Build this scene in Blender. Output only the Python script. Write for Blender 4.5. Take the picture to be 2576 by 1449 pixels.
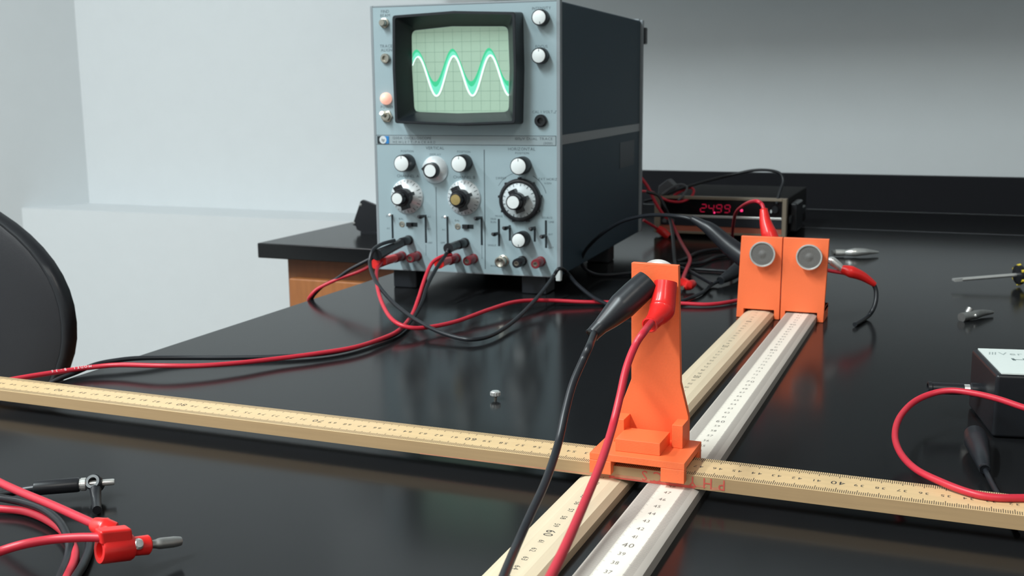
import bpy, bmesh, math, random
from mathutils import Vector, Matrix
random.seed(7)
PI = math.pi
CM = 0.01
for o in list(bpy.data.objects): bpy.data.objects.remove(o, do_unlink=True)
SC = bpy.context.scene
COL = SC.collection

# ------------------------------------------------------------------ camera
cam_d = bpy.data.cameras.new('camera'); cam = bpy.data.objects.new('camera', cam_d); COL.objects.link(cam)
_f = Vector((-0.3732, 0.9108, -0.1767)).normalized()
_r = Vector((0.9259, 0.3775, -0.0094)); _r = (_r - _f * _r.dot(_f)).normalized(); _u = _r.cross(_f)
cam.matrix_world = Matrix(((_r.x, _u.x, -_f.x, 13.0221 * CM), (_r.y, _u.y, -_f.y, -45.2585 * CM), (_r.z, _u.z, -_f.z, 20.8312 * CM), (0, 0, 0, 1)))
cam_d.sensor_width = 36.0; cam_d.lens = 36.0 * 2792.486 / 2576.0
cam_d.clip_start = 0.02; cam_d.clip_end = 50
cam_d.dof.use_dof = True; cam_d.dof.focus_distance = 0.60; cam_d.dof.aperture_fstop = 24.0
SC.camera = cam

# ------------------------------------------------------------------ light
SC.view_settings.view_transform = 'Standard'; SC.view_settings.look = 'None'
SC.view_settings.exposure = 0.35; SC.view_settings.gamma = 1.0; SC.view_settings.use_curve_mapping = False
world = bpy.data.worlds.new('world'); SC.world = world; world.use_nodes = True
world.node_tree.nodes['Background'].inputs[0].default_value = (0.8, 0.9, 1.0, 1); world.node_tree.nodes['Background'].inputs[1].default_value = 0.02
def area(name, loc, size, power, color, rot=(0, 0, 0)):
    d = bpy.data.lights.new(name, 'AREA'); d.shape = 'RECTANGLE'; d.size, d.size_y = size[0] * CM, size[1] * CM
    d.energy = power; d.color = color
    o = bpy.data.objects.new(name, d); COL.objects.link(o); o.location = [c * CM for c in loc]; o.rotation_euler = rot
area('ceiling_lamp', (-91, -100, 172), (18, 120), 50, (0.87, 0.985, 1.0))
area('ceiling_lamp', (85, -170, 172), (18, 120), 14, (1.0, 0.95, 0.88))
area('ceiling_lamp', (-185, -60, 172), (18, 120), 27, (0.98, 0.985, 1.0))
area('ceiling_lamp', (-91, -280, 172), (18, 120), 16, (1.0, 0.96, 0.9))

# ------------------------------------------------------------------ materials
MATS = {}
def mat(name, col, rough=0.5, metal=0.0, ior=1.45, emit=None, estr=0.0, noise=0.06, nscale=300.0, bump=0.0, bscale=400.0, coat=0.0, wood=False, layers=False, spec=None, worn=0.0):
    m = bpy.data.materials.new(name); m.use_nodes = True; nt = m.node_tree; N = nt.nodes; L = nt.links
    b = N['Principled BSDF']
    b.inputs['Roughness'].default_value = rough; b.inputs['Metallic'].default_value = metal; b.inputs['IOR'].default_value = ior
    if spec is not None: b.inputs['Specular IOR Level'].default_value = spec
    if coat: b.inputs['Coat Weight'].default_value = coat; b.inputs['Coat Roughness'].default_value = 0.1
    tc = N.new('ShaderNodeTexCoord')
    src = tc.outputs['Object']
    if wood:
        mp = N.new('ShaderNodeMapping'); L.new(src, mp.inputs['Vector']); mp.inputs['Scale'].default_value = wood
        src = mp.outputs['Vector']
    nz = N.new('ShaderNodeTexNoise'); nz.inputs['Scale'].default_value = nscale; nz.inputs['Detail'].default_value = 4
    L.new(src, nz.inputs['Vector'])
    mx = N.new('ShaderNodeMix'); mx.data_type = 'RGBA'
    mx.inputs['A'].default_value = tuple(c * (1 - noise) for c in col) + (1,)
    mx.inputs['B'].default_value = tuple(min(1, c * (1 + noise)) for c in col) + (1,)
    L.new(nz.outputs['Fac'], mx.inputs['Factor']); L.new(mx.outputs['Result'], b.inputs['Base Color'])
    if bump or layers:
        bp = N.new('ShaderNodeBump'); bp.inputs['Strength'].default_value = bump or 0.25; bp.inputs['Distance'].default_value = 0.0003
        if layers:
            w = N.new('ShaderNodeTexWave'); w.wave_type = 'BANDS'; w.bands_direction = 'Z'; w.inputs['Scale'].default_value = 700; w.inputs['Distortion'].default_value = 0.3
            L.new(tc.outputs['Object'], w.inputs['Vector']); L.new(w.outputs['Fac'], bp.inputs['Height'])
        else:
            n2 = N.new('ShaderNodeTexNoise'); n2.inputs['Scale'].default_value = bscale; n2.inputs['Detail'].default_value = 3
            L.new(tc.outputs['Object'], n2.inputs['Vector']); L.new(n2.outputs['Fac'], bp.inputs['Height'])
        L.new(bp.outputs['Normal'], b.inputs['Normal'])
    if emit:
        b.inputs['Emission Color'].default_value = tuple(emit) + (1,); b.inputs['Emission Strength'].default_value = estr
    if worn:   # part of the polish is dulled: less mirror, same body colour
        df = N.new('ShaderNodeBsdfDiffuse'); L.new(mx.outputs['Result'], df.inputs['Color'])
        ms = N.new('ShaderNodeMixShader'); ms.inputs['Fac'].default_value = worn
        L.new(b.outputs['BSDF'], ms.inputs[1]); L.new(df.outputs['BSDF'], ms.inputs[2])
        L.new(ms.outputs['Shader'], N['Material Output'].inputs['Surface'])
    MATS[name] = m
    return m
mat('wall_paint', (0.635, 0.67, 0.685), 0.8, noise=0.02, nscale=20, bump=0.15, bscale=900)
mat('ceiling_paint', (0.75, 0.75, 0.73), 0.9, noise=0.03, nscale=60)
mat('floor_tile', (0.30, 0.28, 0.25), 0.4, noise=0.1, nscale=30)
mat('black_epoxy', (0.0100, 0.0105, 0.0115), 0.15, ior=1.45, noise=0.12, nscale=500, worn=0.36)
mat('black_matte', (0.009, 0.0095, 0.012), 0.6, noise=0.12, nscale=500, spec=0.15)
mat('cabinet_wood', (0.36, 0.135, 0.045), 0.45, noise=0.25, nscale=60, wood=(2, 2, 0.25))
mat('dark_wood', (0.20, 0.075, 0.03), 0.5, noise=0.2, nscale=60, wood=(2, 2, 0.25))
mat('panel_grey', (0.31, 0.405, 0.44), 0.42, noise=0.03, nscale=900)
mat('strip_grey', (0.30, 0.365, 0.39), 0.42, noise=0.03, nscale=900)
mat('frame_grey', (0.24, 0.27, 0.29), 0.4, noise=0.05)
mat('navy_vinyl', (0.019, 0.044, 0.064), 0.6, noise=0.15, nscale=700, bump=0.2, bscale=1800)
mat('navy_dark', (0.014, 0.023, 0.032), 0.5, noise=0.15, nscale=700)
mat('trim_grey', (0.15, 0.16, 0.165), 0.4, noise=0.05)
mat('hood_black', (0.009, 0.012, 0.016), 0.38, noise=0.1, bump=0.1, bscale=1200)
mat('black_plastic', (0.012, 0.013, 0.016), 0.35, noise=0.1)
mat('black_rubber', (0.013, 0.015, 0.019), 0.36, noise=0.12)
mat('white_cap', (0.74, 0.78, 0.78), 0.35, noise=0.03)
mat('brass_cap', (0.45, 0.34, 0.14), 0.4, metal=0.6, noise=0.15)
mat('dial_silver', (0.78, 0.83, 0.85), 0.32, metal=0.4, noise=0.05)
mat('dial_white', (0.52, 0.58, 0.60), 0.4, noise=0.03)
mat('steel', (0.84, 0.84, 0.82), 0.26, metal=0.75, noise=0.08)
mat('nickel', (0.50, 0.48, 0.42), 0.28, metal=1.0, noise=0.1)
mat('dull_metal', (0.42, 0.42, 0.41), 0.42, metal=0.9, noise=0.2)
mat('ink', (0.035, 0.035, 0.035), 0.6, noise=0.2)
mat('tick_ink', (0.10, 0.07, 0.045), 0.6, noise=0.2)
mat('ruler_ink', (0.16, 0.145, 0.13), 0.6, noise=0.2)
mat('panel_ink', (0.060, 0.085, 0.095), 0.6, noise=0.1)
mat('logo_black', (0.012, 0.02, 0.025), 0.4)
mat('logo_blue', (0.02, 0.20, 0.52), 0.4)
mat('logo_silver', (0.62, 0.66, 0.68), 0.35)
mat('phosphor', (0.24, 0.34, 0.27), 0.25, noise=0.03, emit=(0.52, 0.76, 0.56), estr=0.22)
mat('graticule', (0.15, 0.24, 0.19), 0.5, emit=(0.38, 0.58, 0.44), estr=0.18)
mat('trace_white', (0.02, 0.05, 0.04), 0.5, emit=(0.80, 1.0, 0.92), estr=1.0)
mat('trace_green', (0.01, 0.04, 0.02), 0.5, emit=(0.035, 0.66, 0.31), estr=0.72)
mat('trace_mint', (0.01, 0.04, 0.02), 0.5, emit=(0.17, 0.83, 0.58), estr=0.76)
mat('pilot_lamp', (0.8, 0.45, 0.35), 0.3, emit=(1.0, 0.50, 0.38), estr=0.55)
mat('red_wire', (0.56, 0.024, 0.045), 0.38, noise=0.08)
mat('red_plastic', (0.78, 0.020, 0.018), 0.32, noise=0.06, coat=0.2)
mat('post_maroon', (0.20, 0.022, 0.030), 0.35, noise=0.1)
mat('orange_print', (0.96, 0.175, 0.055), 0.42, noise=0.05, nscale=900, layers=True, bump=0.22)
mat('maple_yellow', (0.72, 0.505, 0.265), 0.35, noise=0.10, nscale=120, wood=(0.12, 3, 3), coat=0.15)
mat('maple_shaded', (0.43, 0.285, 0.15), 0.45, noise=0.14, nscale=120, wood=(0.12, 3, 3))  # darker copy of the maple: shade on the front face put into colour
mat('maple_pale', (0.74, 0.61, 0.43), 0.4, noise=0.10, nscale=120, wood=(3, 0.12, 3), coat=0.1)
mat('maple_pale_shaded', (0.46, 0.345, 0.23), 0.5, noise=0.14, nscale=120, wood=(3, 0.12, 3))  # darker pale maple: shade of sides and right bevel is in the colour
mat('ruler_white', (0.86, 0.80, 0.70), 0.45, noise=0.05, nscale=120, wood=(3, 0.12, 3))
mat('ruler_grey', (0.52, 0.465, 0.415), 0.5, noise=0.08, nscale=120, wood=(3, 0.12, 3))
mat('red_ink', (0.62, 0.10, 0.075), 0.6, noise=0.2, nscale=200)
mat('red_stain', (0.55, 0.24, 0.14), 0.6, noise=0.25, nscale=200)
mat('sensor_mesh', (0.15, 0.145, 0.14), 0.45, metal=0.2, noise=0.35, nscale=1600)
mat('beige_case', (0.24, 0.195, 0.145), 0.5, noise=0.06)
mat('brown_case', (0.008, 0.0075, 0.008), 0.7, noise=0.1, spec=0.15)
mat('salmon_band', (0.42, 0.12, 0.075), 0.45, noise=0.08)
mat('display_black', (0.004, 0.004, 0.005), 0.15, noise=0.1)
mat('slate_panel', (0.018, 0.022, 0.030), 0.4, noise=0.1)
mat('led_red', (0.3, 0.0, 0.02), 0.4, emit=(1.0, 0.02, 0.10), estr=0.22)
mat('led_bright', (0.5, 0.0, 0.05), 0.4, emit=(1.0, 0.04, 0.20), estr=1.0)
mat('chair_black', (0.012, 0.012, 0.015), 0.45, noise=0.2, nscale=900, bump=0.4, bscale=1500)
mat('label_white', (0.74, 0.80, 0.77), 0.45, noise=0.02)
mat('label_ink', (0.36, 0.42, 0.41), 0.6)
mat('label_ink_dark', (0.22, 0.27, 0.27), 0.6)
mat('print_white', (0.80, 0.62, 0.64), 0.6)
mat('yellow_grip', (0.75, 0.58, 0.06), 0.35, noise=0.06)
mat('grey_plastic', (0.10, 0.105, 0.115), 0.5, noise=0.1)
mat('grey_base', (0.36, 0.37, 0.34), 0.5, noise=0.08)

# ------------------------------------------------------------------ glyphs
def _glyphs(chars):
    out = {}
    tmp = []
    for ch in chars:
        c = bpy.data.curves.new('glyph', 'FONT'); c.body = ch; c.size = 1.0; c.resolution_u = 2; c.fill_mode = 'FRONT'
        o = bpy.data.objects.new('glyph', c); COL.objects.link(o); tmp.append((ch, o, c))
    bpy.context.view_layer.update()
    dg = bpy.context.evaluated_depsgraph_get()
    for ch, o, c in tmp:
        me = bpy.data.meshes.new_from_object(o.evaluated_get(dg))
        vs = [(v.co.x, v.co.y) for v in me.vertices]; fs = [tuple(p.vertices) for p in me.polygons]
        xs = [v[0] for v in vs] or [0]
        out[ch] = (vs, fs, min(xs), max(xs))
        bpy.data.meshes.remove(me)
    for ch, o, c in tmp:
        bpy.data.objects.remove(o, do_unlink=True); bpy.data.curves.remove(c)
    return out
GL = _glyphs(sorted(set("ABCDEFGHIJKLMNOPQRSTUVWXYZ" + "0123456789" + "/ - . ( )" + "µ" + "Vernier" + "hp") - {' '}))

# ------------------------------------------------------------------ mesh builder (centimetres)
class B:
    def __init__(s): s.v = []; s.f = []; s.m = []; s.names = []
    def mi(s, n):
        if n not in s.names: s.names.append(n)
        return s.names.index(n)
    def add(s, vs, fs, m):
        k = len(s.v); s.v += [tuple(v) for v in vs]; i = s.mi(m)
        for f in fs: s.f.append(tuple(a + k for a in f)); s.m.append(i)
        return s
    def box(s, x0, x1, y0, y1, z0, z1, m, top=None):
        vs = [(x0, y0, z0), (x1, y0, z0), (x1, y1, z0), (x0, y1, z0), (x0, y0, z1), (x1, y0, z1), (x1, y1, z1), (x0, y1, z1)]
        s.add(vs, [(3, 2, 1, 0), (0, 1, 5, 4), (1, 2, 6, 5), (2, 3, 7, 6), (3, 0, 4, 7)], m)
        s.f.append(tuple(len(s.v) - 8 + a for a in (4, 5, 6, 7))); s.m.append(s.mi(top or m))
        return s
    def prism(s, poly, ext, m, mtop=None):
        # poly: 3-D points counter-clockwise seen from the side the extrusion points to
        n = len(poly); e = Vector(ext); P = [Vector(p) for p in poly]
        k = len(s.v); s.v += [tuple(p) for p in P] + [tuple(p + e) for p in P]
        i = s.mi(m)
        for a in range(n):
            b = (a + 1) % n; s.f.append((k + a, k + b, k + n + b, k + n + a)); s.m.append(i)
        s.f.append(tuple(k + a for a in reversed(range(n)))); s.m.append(i)
        s.f.append(tuple(k + n + a for a in range(n))); s.m.append(s.mi(mtop or m))
        return s
    def loft(s, rings, m, cap0=True, cap1=True, close=True):
        n = len(rings[0]); k = len(s.v)
        for r in rings: s.v += [tuple(p) for p in r]
        i = s.mi(m)
        for a in range(len(rings) - 1):
            for b in range(n if close else n - 1):
                c = (b + 1) % n
                s.f.append((k + a * n + b, k + a * n + c, k + (a + 1) * n + c, k + (a + 1) * n + b)); s.m.append(i)
        if cap0: s.f.append(tuple(k + b for b in reversed(range(n)))); s.m.append(i)
        if cap1: s.f.append(tuple(k + (len(rings) - 1) * n + b for b in range(n))); s.m.append(i)
        return s
    def lathe(s, prof, org, axis, m, seg=32, squash=1.0):
        a = Vector(axis).normalized(); t = Vector((0, 0, 1)) if abs(a.z) < 0.9 else Vector((1, 0, 0))
        u = t.cross(a).normalized(); w = a.cross(u); o = Vector(org)
        rings = [[o + a * h + (u * math.cos(2 * PI * i / seg) + w * math.sin(2 * PI * i / seg) * squash) * max(r, 1e-4) for i in range(seg)] for r, h in prof]
        return s.loft(rings, m, prof[0][0] > 1e-3, prof[-1][0] > 1e-3)
    def tube(s, pts, rad, m, seg=12, sub=8, ends=True):
        P, R = smooth(pts, rad, sub)
        rings = []; n0 = None
        for i, p in enumerate(P):
            d = (P[min(i + 1, len(P) - 1)] - P[max(i - 1, 0)]).normalized()
            if n0 is None: n0 = d.orthogonal().normalized()
            n0 = (n0 - d * n0.dot(d)).normalized(); b = d.cross(n0)
            rings.append([p + (n0 * math.cos(2 * PI * k / seg) + b * math.sin(2 * PI * k / seg)) * R[i] for k in range(seg)])
        return s.loft(rings, m, ends, ends)
    def text(s, t, org, right, up, h, m, align='c', lift=0.006, xs=1.0, sp=0.12):
        r = Vector(right).normalized(); u = Vector(up).normalized(); nn = r.cross(u)
        k = h / 0.70; adv = []; x = 0.0
        for ch in t:
            if ch == ' ': adv.append(x); x += 0.38 * xs; continue
            vs, fs, a, b = GL[ch]; adv.append(x); x += (b - a) * xs + sp
        x -= sp; x0 = {'c': -x / 2, 'l': 0, 'r': -x}[align]
        o = Vector(org) + nn * lift
        for ch, ax in zip(t, adv):
            if ch == ' ': continue
            vs, fs, a, b = GL[ch]
            s.add([o + r * ((x0 + ax + (q[0] - a) * xs) * k) + u * (q[1] * k) for q in vs], fs, m)
        return s
    def quad(s, c, hx, hy, m):
        c = Vector(c); hx = Vector(hx); hy = Vector(hy)
        return s.add([c - hx - hy, c + hx - hy, c + hx + hy, c - hx + hy], [(0, 1, 2, 3)], m)
    def build(s, name, parent=None, org=(0, 0, 0), M=None, bevel=0.0, seg=2, smooth_a=35):
        # org: where the object's own origin stands (cm) when its vertices are written in world cm
        me = bpy.data.meshes.new(name)
        o3 = Vector(org)
        if parent is not None: o3 = Vector(parent.get('_org', (0, 0, 0)))
        me.from_pydata([tuple((Vector(v) - o3) * CM) for v in s.v], [], s.f)
        for n in s.names: me.materials.append(MATS[n])
        me.polygons.foreach_set('material_index', s.m)
        bm = bmesh.new(); bm.from_mesh(me)
        bmesh.ops.recalc_face_normals(bm, faces=[f for f in bm.faces])
        bm.to_mesh(me); bm.free()
        me.polygons.foreach_set('use_smooth', [True] * len(me.polygons))
        me.set_sharp_from_angle(angle=math.radians(smooth_a))
        me.update()
        o = bpy.data.objects.new(name, me); COL.objects.link(o)
        if parent is not None: o.parent = parent; o['_org'] = parent['_org']
        else: o.location = o3 * CM; o['_org'] = tuple(o3)
        if bevel:
            md = o.modifiers.new('edge', 'BEVEL'); md.width = bevel * CM; md.segments = seg; md.limit_method = 'ANGLE'; md.angle_limit = math.radians(40)
            md.harden_normals = True
        return o
def smooth(pts, rad, sub):
    P = [Vector(p) for p in pts]; n = len(P)
    rr = list(rad) if isinstance(rad, (list, tuple)) else [rad] * n
    if n < 3 or sub < 2: return P, rr
    out = []; R = []
    for i in range(n - 1):
        p0, p1, p2, p3 = P[max(i - 1, 0)], P[i], P[i + 1], P[min(i + 2, n - 1)]
        for j in range(sub):
            t = j / sub
            out.append(0.5 * ((2 * p1) + (p2 - p0) * t + (2 * p0 - 5 * p1 + 4 * p2 - p3) * t * t + (3 * p1 - p0 - 3 * p2 + p3) * t ** 3))
            R.append(rr[i] + (rr[i + 1] - rr[i]) * t)
    out.append(P[-1]); R.append(rr[-1])
    return out, R
def thing(name, label, cat, org=(0, 0, 0), rz=0.0, local=False, group=None):
    o = bpy.data.objects.new(name, None); COL.objects.link(o); o.empty_display_size = 0.02
    o.location = Vector(org) * CM; o.rotation_euler = (0, 0, rz)
    o['_org'] = (0.0, 0.0, 0.0) if local else tuple(float(c) for c in org)
    o['label'] = label; o['category'] = cat
    if group: o['group'] = group
    return o
def tag(o, label, cat, group=None):
    o['label'] = label; o['category'] = cat
    if group: o['group'] = group
    return o
def struct(o): o['kind'] = 'structure'; return o

# ------------------------------------------------------------------ the room
struct(B().box(-330, 270, -390, 200, -101, -91, 'floor_tile').build('floor'))
struct(B().box(-330, 270, -390, 200, 175, 185, 'ceiling_paint').build('ceiling'))
wb = B()
wb.box(-260, 260, 152, 166, -91, -5.7, 'wall_paint')            # lower half with its ledge
wb.box(-260, 260, 166, 176, -91, 175, 'wall_paint')
struct(wb.build('wall_back'))
struct(B().prism([(-182.6, 170, -91), (-192.2, 152, -91), (-242, 60, -91), (-254, 60, -91), (-254, 170, -91)][::-1], (0, 0, 266), 'wall_paint').build('wall_corner_pier'))
struct(B().box(-254, -242, -382, 60, -91, 175, 'wall_paint').build('wall_left'))
struct(B().box(260, 270, -382, 176, -91, 175, 'wall_paint').build('wall_right'))
struct(B().box(-254, 260, -390, -380, -91, 175, 'wall_paint').build('wall_front'))
struct(B().box(-88, 255, 116, 166, 51, 120, 'wall_paint').build('shade_cabinet_1', bevel=0.3))   # unseen overhead cabinet block, added to darken the upper back wall

# ------------------------------------------------------------------ bench
wt = B(); L_ = [(-78, 83.3), (-47.8, 83.3), (-47.8, -78), (128, -78), (128, 150), (-78, 150)]
wt.prism([(x, y, -2.1) for x, y in L_], (0, 0, 2.1), 'black_epoxy')
worktop = wt.build('worktop', org=(20, 60, -2.1), bevel=0.16, seg=3)
tag(worktop, 'L-shaped glossy black lab worktop that carries the oscilloscope and the meter sticks', 'worktop')
B().box(-10, 26, 123.9, 124.1, 0.0, 0.03, 'grey_plastic').build('grey_line', worktop)  # thin grey line across the worktop
bs = B().box(-78, 128, 150, 152, 0.0, 6.0, 'black_matte').build('backsplash', org=(20, 151, 0))
tag(bs, 'long black backsplash strip along the wall behind the bench', 'backsplash')
def cabinet(name, label, x0, x1, y0, y1, doors, front):
    t = thing(name, label, 'cabinet', ((x0 + x1) / 2, (y0 + y1) / 2, -91))
    B().box(x0, x1, y0, y1, -80, -2.1, 'dark_wood').box(x0 + 2, x1 - 2, y0 + 5, y1 - 2, -91, -80, 'black_plastic').build('carcass', t, bevel=0.1)
    w = (x1 - x0) / doors
    for k in range(doors):
        a, b = x0 + k * w + 1.1, x0 + (k + 1) * w - 0.6
        d = B()
        if front == 'y': d.box(a, b, y0 - 1.6, y0, -78, -5.0, 'cabinet_wood')
        d = d.build('door', t, bevel=0.25)
        h = B().tube([((a + b) / 2 - 5, y0 - 1.6, -12), ((a + b) / 2 - 5, y0 - 4, -12), ((a + b) / 2 + 5, y0 - 4, -12), ((a + b) / 2 + 5, y0 - 1.6, -12)], 0.4, 'steel', sub=1)
        h.build('handle', d)
    return t
cabinet('base_cabinet', 'orange-brown wooden cabinet under the left end of the back counter', -75.2, -46, 86.4, 150, 1, 'y')
cabinet('bench_cabinet', 'wooden cabinet hidden under the near peninsula worktop', -40, 124, -70, 80, 4, 'y')

# ------------------------------------------------------------------ chair
ch = thing('lab_chair', 'black swivel chair with rounded backrest at the left end of the bench', 'chair', (-86, 34, -91))
def ell(k, y, dx=0.0, n=64):
    return [(-86.4 + dx + 27.6 * k * math.copysign(abs(math.cos(2 * PI * i / n)) ** 0.96, math.cos(2 * PI * i / n)), y, 0.9 + 13.2 * k * math.copysign(abs(math.sin(2 * PI * i / n)) ** 0.93, math.sin(2 * PI * i / n))) for i in range(n)]
bb = B(); bb.loft([ell(0.02, 26.6), ell(0.3, 26.65), ell(0.6, 26.85), ell(0.85, 27.25), ell(0.95, 27.55), ell(0.972, 27.75)], 'chair_black', False, False)
bb.build('backrest', ch, smooth_a=60)
B().loft([ell(0.968, 27.8), ell(0.985, 27.7), ell(1.0, 28.1), ell(0.995, 29.0), ell(0.8, 30.2), ell(0.02, 30.6)], 'black_plastic', False, True).build('back_shell', ch, smooth_a=60)
B().tube([(-85.8, 31.2, -2), (-85.8, 33.0, -16), (-85.8, 35, -34), (-85.8, 38, -40), (-85.8, 46, -41.5)], [2.2, 2.2, 2.2, 2.2, 2.2], 'black_plastic').build('back_bar', ch)
def rsq(z, k, n=48):
    return [(-85.8 + 23 * k * math.copysign(abs(math.cos(2 * PI * i / n)) ** 0.6, math.cos(2 * PI * i / n)), 55 + 22 * k * math.copysign(abs(math.sin(2 * PI * i / n)) ** 0.6, math.sin(2 * PI * i / n)), z) for i in range(n)]
B().loft([rsq(-40, 0.9), rsq(-39, 0.98), rsq(-36, 1), rsq(-34, 0.96), rsq(-33.4, 0.6), rsq(-33.6, 0.05)], 'chair_black').build('seat', ch)
B().lathe([(3.2, 0), (3.2, 20), (2.4, 20), (2.4, 38)], (-85.8, 55, -80), (0, 0, 1), 'black_plastic').build('gas_column', ch)
for k in range(5):
    a = 2 * PI * k / 5 + 0.3; c, s_ = math.cos(a), math.sin(a)
    lg = B().tube([(-85.8 + 2 * c, 55 + 2 * s_, -79), (-85.8 + 15 * c, 55 + 15 * s_, -81), (-85.8 + 29 * c, 55 + 29 * s_, -84)], [2.4, 2, 1.4], 'black_plastic').build('base_arm', ch)
    B().lathe([(0.3, -1.3), (2.6, -1.2), (2.8, 0), (2.6, 1.2), (0.3, 1.3)], (-85.8 + 29 * c, 55 + 29 * s_, -88.2), (-s_, c, 0), 'black_plastic', 20).build('caster', lg)

# ------------------------------------------------------------------ meter sticks
def stick_numbers(b, c0, along, across, up3, z, v_at, lo, hi, skip=None, down=False, vertical=False, half=1.35, h=0.34, big=0.5):
    pass
T = 0.70
# crossing stick: along X, numbers grow to the left, read upside down from the camera
cs = B(); y0, y1, z0, z1 = 8.0, 10.8, 0.70, 1.40
xl, xr = -2.0 - 50, -2.0 + 50
cs.box(xl, xr, y0, y1, z0, z1, 'maple_shaded', top='maple_yellow')
for i in range(1, 1000):
    x = xr - i * 0.1
    ln = 0.62 if i % 10 == 0 else (0.52 if i % 5 == 0 else 0.42)
    for ya, sg in ((y0 + 0.10, 1), (y1, -1)):
        cs.quad((x, ya + sg * ln / 2, z1 + 0.003), (0.020, 0, 0), (0, ln / 2, 0), 'tick_ink')
for n in range(1, 100):
    x = xr - n; bold = n % 10 == 0
    cs.text(str(n), (x, 9.43 + (0.24 if bold else 0.16), z1), (-1, 0, 0), (0, -1, 0), 0.46 if bold else 0.30, 'ink', lift=0.004, sp=0.30 if not bold else 0.14)
# red felt-pen marks along the front face
pen_n = [0]
def pen(pts, w, m='red_ink'):
    for (xa, za), (xb, zb) in zip(pts, pts[1:]):
        d = Vector((xb - xa, 0, zb - za)); L = d.length; d.normalize(); nrm = Vector((-d.z, 0, d.x)); pen_n[0] += 1; yp = y0 - 0.003 - 0.0012 * pen_n[0]
        cs.add([Vector((xa, yp, za)) - nrm * w, Vector((xb, yp, zb)) - nrm * w, Vector((xb, yp, zb)) + nrm * w, Vector((xa, yp, za)) + nrm * w], [(0, 1, 2, 3)], m)
pen([(-14.5, 0.725), (-8.0, 0.76), (-3.2, 0.79)], 0.03, 'red_stain')
pen([(-3.4, 0.78), (1.15, 0.78)], 0.07)
pen([(-3.1, 0.86), (-2.2, 0.88), (-1.2, 0.84)], 0.07, 'red_stain'); pen([(1.15, 0.86), (1.75, 0.90)], 0.05, 'red_stain'); pen([(1.95, 0.80), (2.4, 0.86)], 0.08, 'red_stain')
cs.text('PHYSICS', (2.66, y0, 1.34), (-1, 0, 0), (0, 0, -1), 0.56, 'red_ink', 'l', lift=0.016, xs=0.92, sp=0.42)
tag(cs.build('meter_stick', org=(-2, 9.4, 0.7), bevel=0), 'yellowed wooden meter stick lying crosswise on top of two other sticks', 'meter stick')
# left long stick: numbers grow toward the camera, read along the length
ls = B(); x0, x1 = -5.10, -2.44
for pa, pb, m_ in (((x0, 0.0), (x0, 0.42), 'maple_pale_shaded'), ((x0, 0.42), (x0 + 0.34, 0.60), 'maple_pale'), ((x0 + 0.34, 0.60), (x0 + 0.78, 0.70), 'maple_pale'), ((x0 + 0.78, 0.70), (x1 - 0.78, 0.70), 'maple_pale'), ((x1 - 0.78, 0.70), (x1 - 0.34, 0.60), 'maple_pale'), ((x1 - 0.34, 0.60), (x1, 0.42), 'maple_pale_shaded'), ((x1, 0.42), (x1, 0.0), 'maple_pale_shaded'), ((x1, 0.0), (x0, 0.0), 'maple_pale_shaded')):
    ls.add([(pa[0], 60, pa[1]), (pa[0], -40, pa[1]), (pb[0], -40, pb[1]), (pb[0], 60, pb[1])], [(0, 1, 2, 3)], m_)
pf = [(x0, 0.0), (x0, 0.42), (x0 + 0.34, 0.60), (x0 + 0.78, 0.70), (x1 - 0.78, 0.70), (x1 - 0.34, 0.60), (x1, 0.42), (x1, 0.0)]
for ye in (60, -40): ls.add([(x, ye, z) for x, z in pf], [tuple(range(8))], 'maple_pale_shaded')
for i in range(1, 1000):
    y = 60 - i * 0.1; ln = 0.30 if i % 10 == 0 else (0.22 if i % 5 == 0 else 0.15)
    for xa, sg in ((x0 + 0.62, 1), (x1 - 0.62, -1)):
        pass
for n in range(1, 100):
    bold = n % 10 == 0
    ls.text(str(n), (-3.79 - (0.22 if bold else 0.14), 60 - n, 0.70), (0, -1, 0), (1, 0, 0), 0.48 if bold else 0.28, 'ink', lift=0.004, sp=0.14)
tag(ls.build('meter_stick', org=(-3.8, 10, 0)), 'pale round-edged wooden meter stick, left of the two parallel long sticks', 'meter stick')
# right long stick: numbers grow away from the camera, read across the width
rs = B(); x0, x1 = -1.36, 1.34
rs.prism([(x0, -40, 0), (x0, -40, T - 0.06), (x0 + 0.10, -40, T), (-0.64, -40, T), (-0.64, 60, T), (x0 + 0.10, 60, T), (x0, 60, T - 0.06), (x0, 60, 0)][:4] + [(-0.64, -40, 0)], (0, 100, 0), 'ruler_grey')
rs.prism([(-0.64, -40, 0), (-0.64, -40, T), (0.64, -40, T), (0.64, -40, 0)], (0, 100, 0), 'ruler_white')
rs.prism([(0.64, -40, 0), (0.64, -40, T), (x1 - 0.28, -40, T), (x1, -40, T - 0.16), (x1, -40, 0)], (0, 100, 0), 'ruler_grey')
for i in range(1, 1000):
    y = -40 + i * 0.1; ln = 0.76 if i % 10 == 0 else (0.70 if i % 5 == 0 else 0.66)
    for xa, sg in ((x0 + 0.12, 1), (x1 - 0.28, -1)):
        ln2 = ln if sg > 0 else ln - 0.30
        rs.quad((xa + sg * ln2 / 2, y, T + 0.003), (ln2 / 2, 0, 0), (0, 0.010, 0), 'ruler_ink')
for n in range(1, 100):
    bold = n % 10 == 0
    rs.text(str(n), (-0.02, -40 + n - (0.26 if bold else 0.18), T), (1, 0, 0), (0, 1, 0), 0.46 if bold else 0.34, 'ruler_ink', lift=0.004, sp=0.10, xs=0.8 if bold else 0.7)
tag(rs.build('meter_stick', org=(0, 10, 0)), 'grey-edged meter stick with a white centre band, right of the two parallel sticks', 'meter stick')

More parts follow.
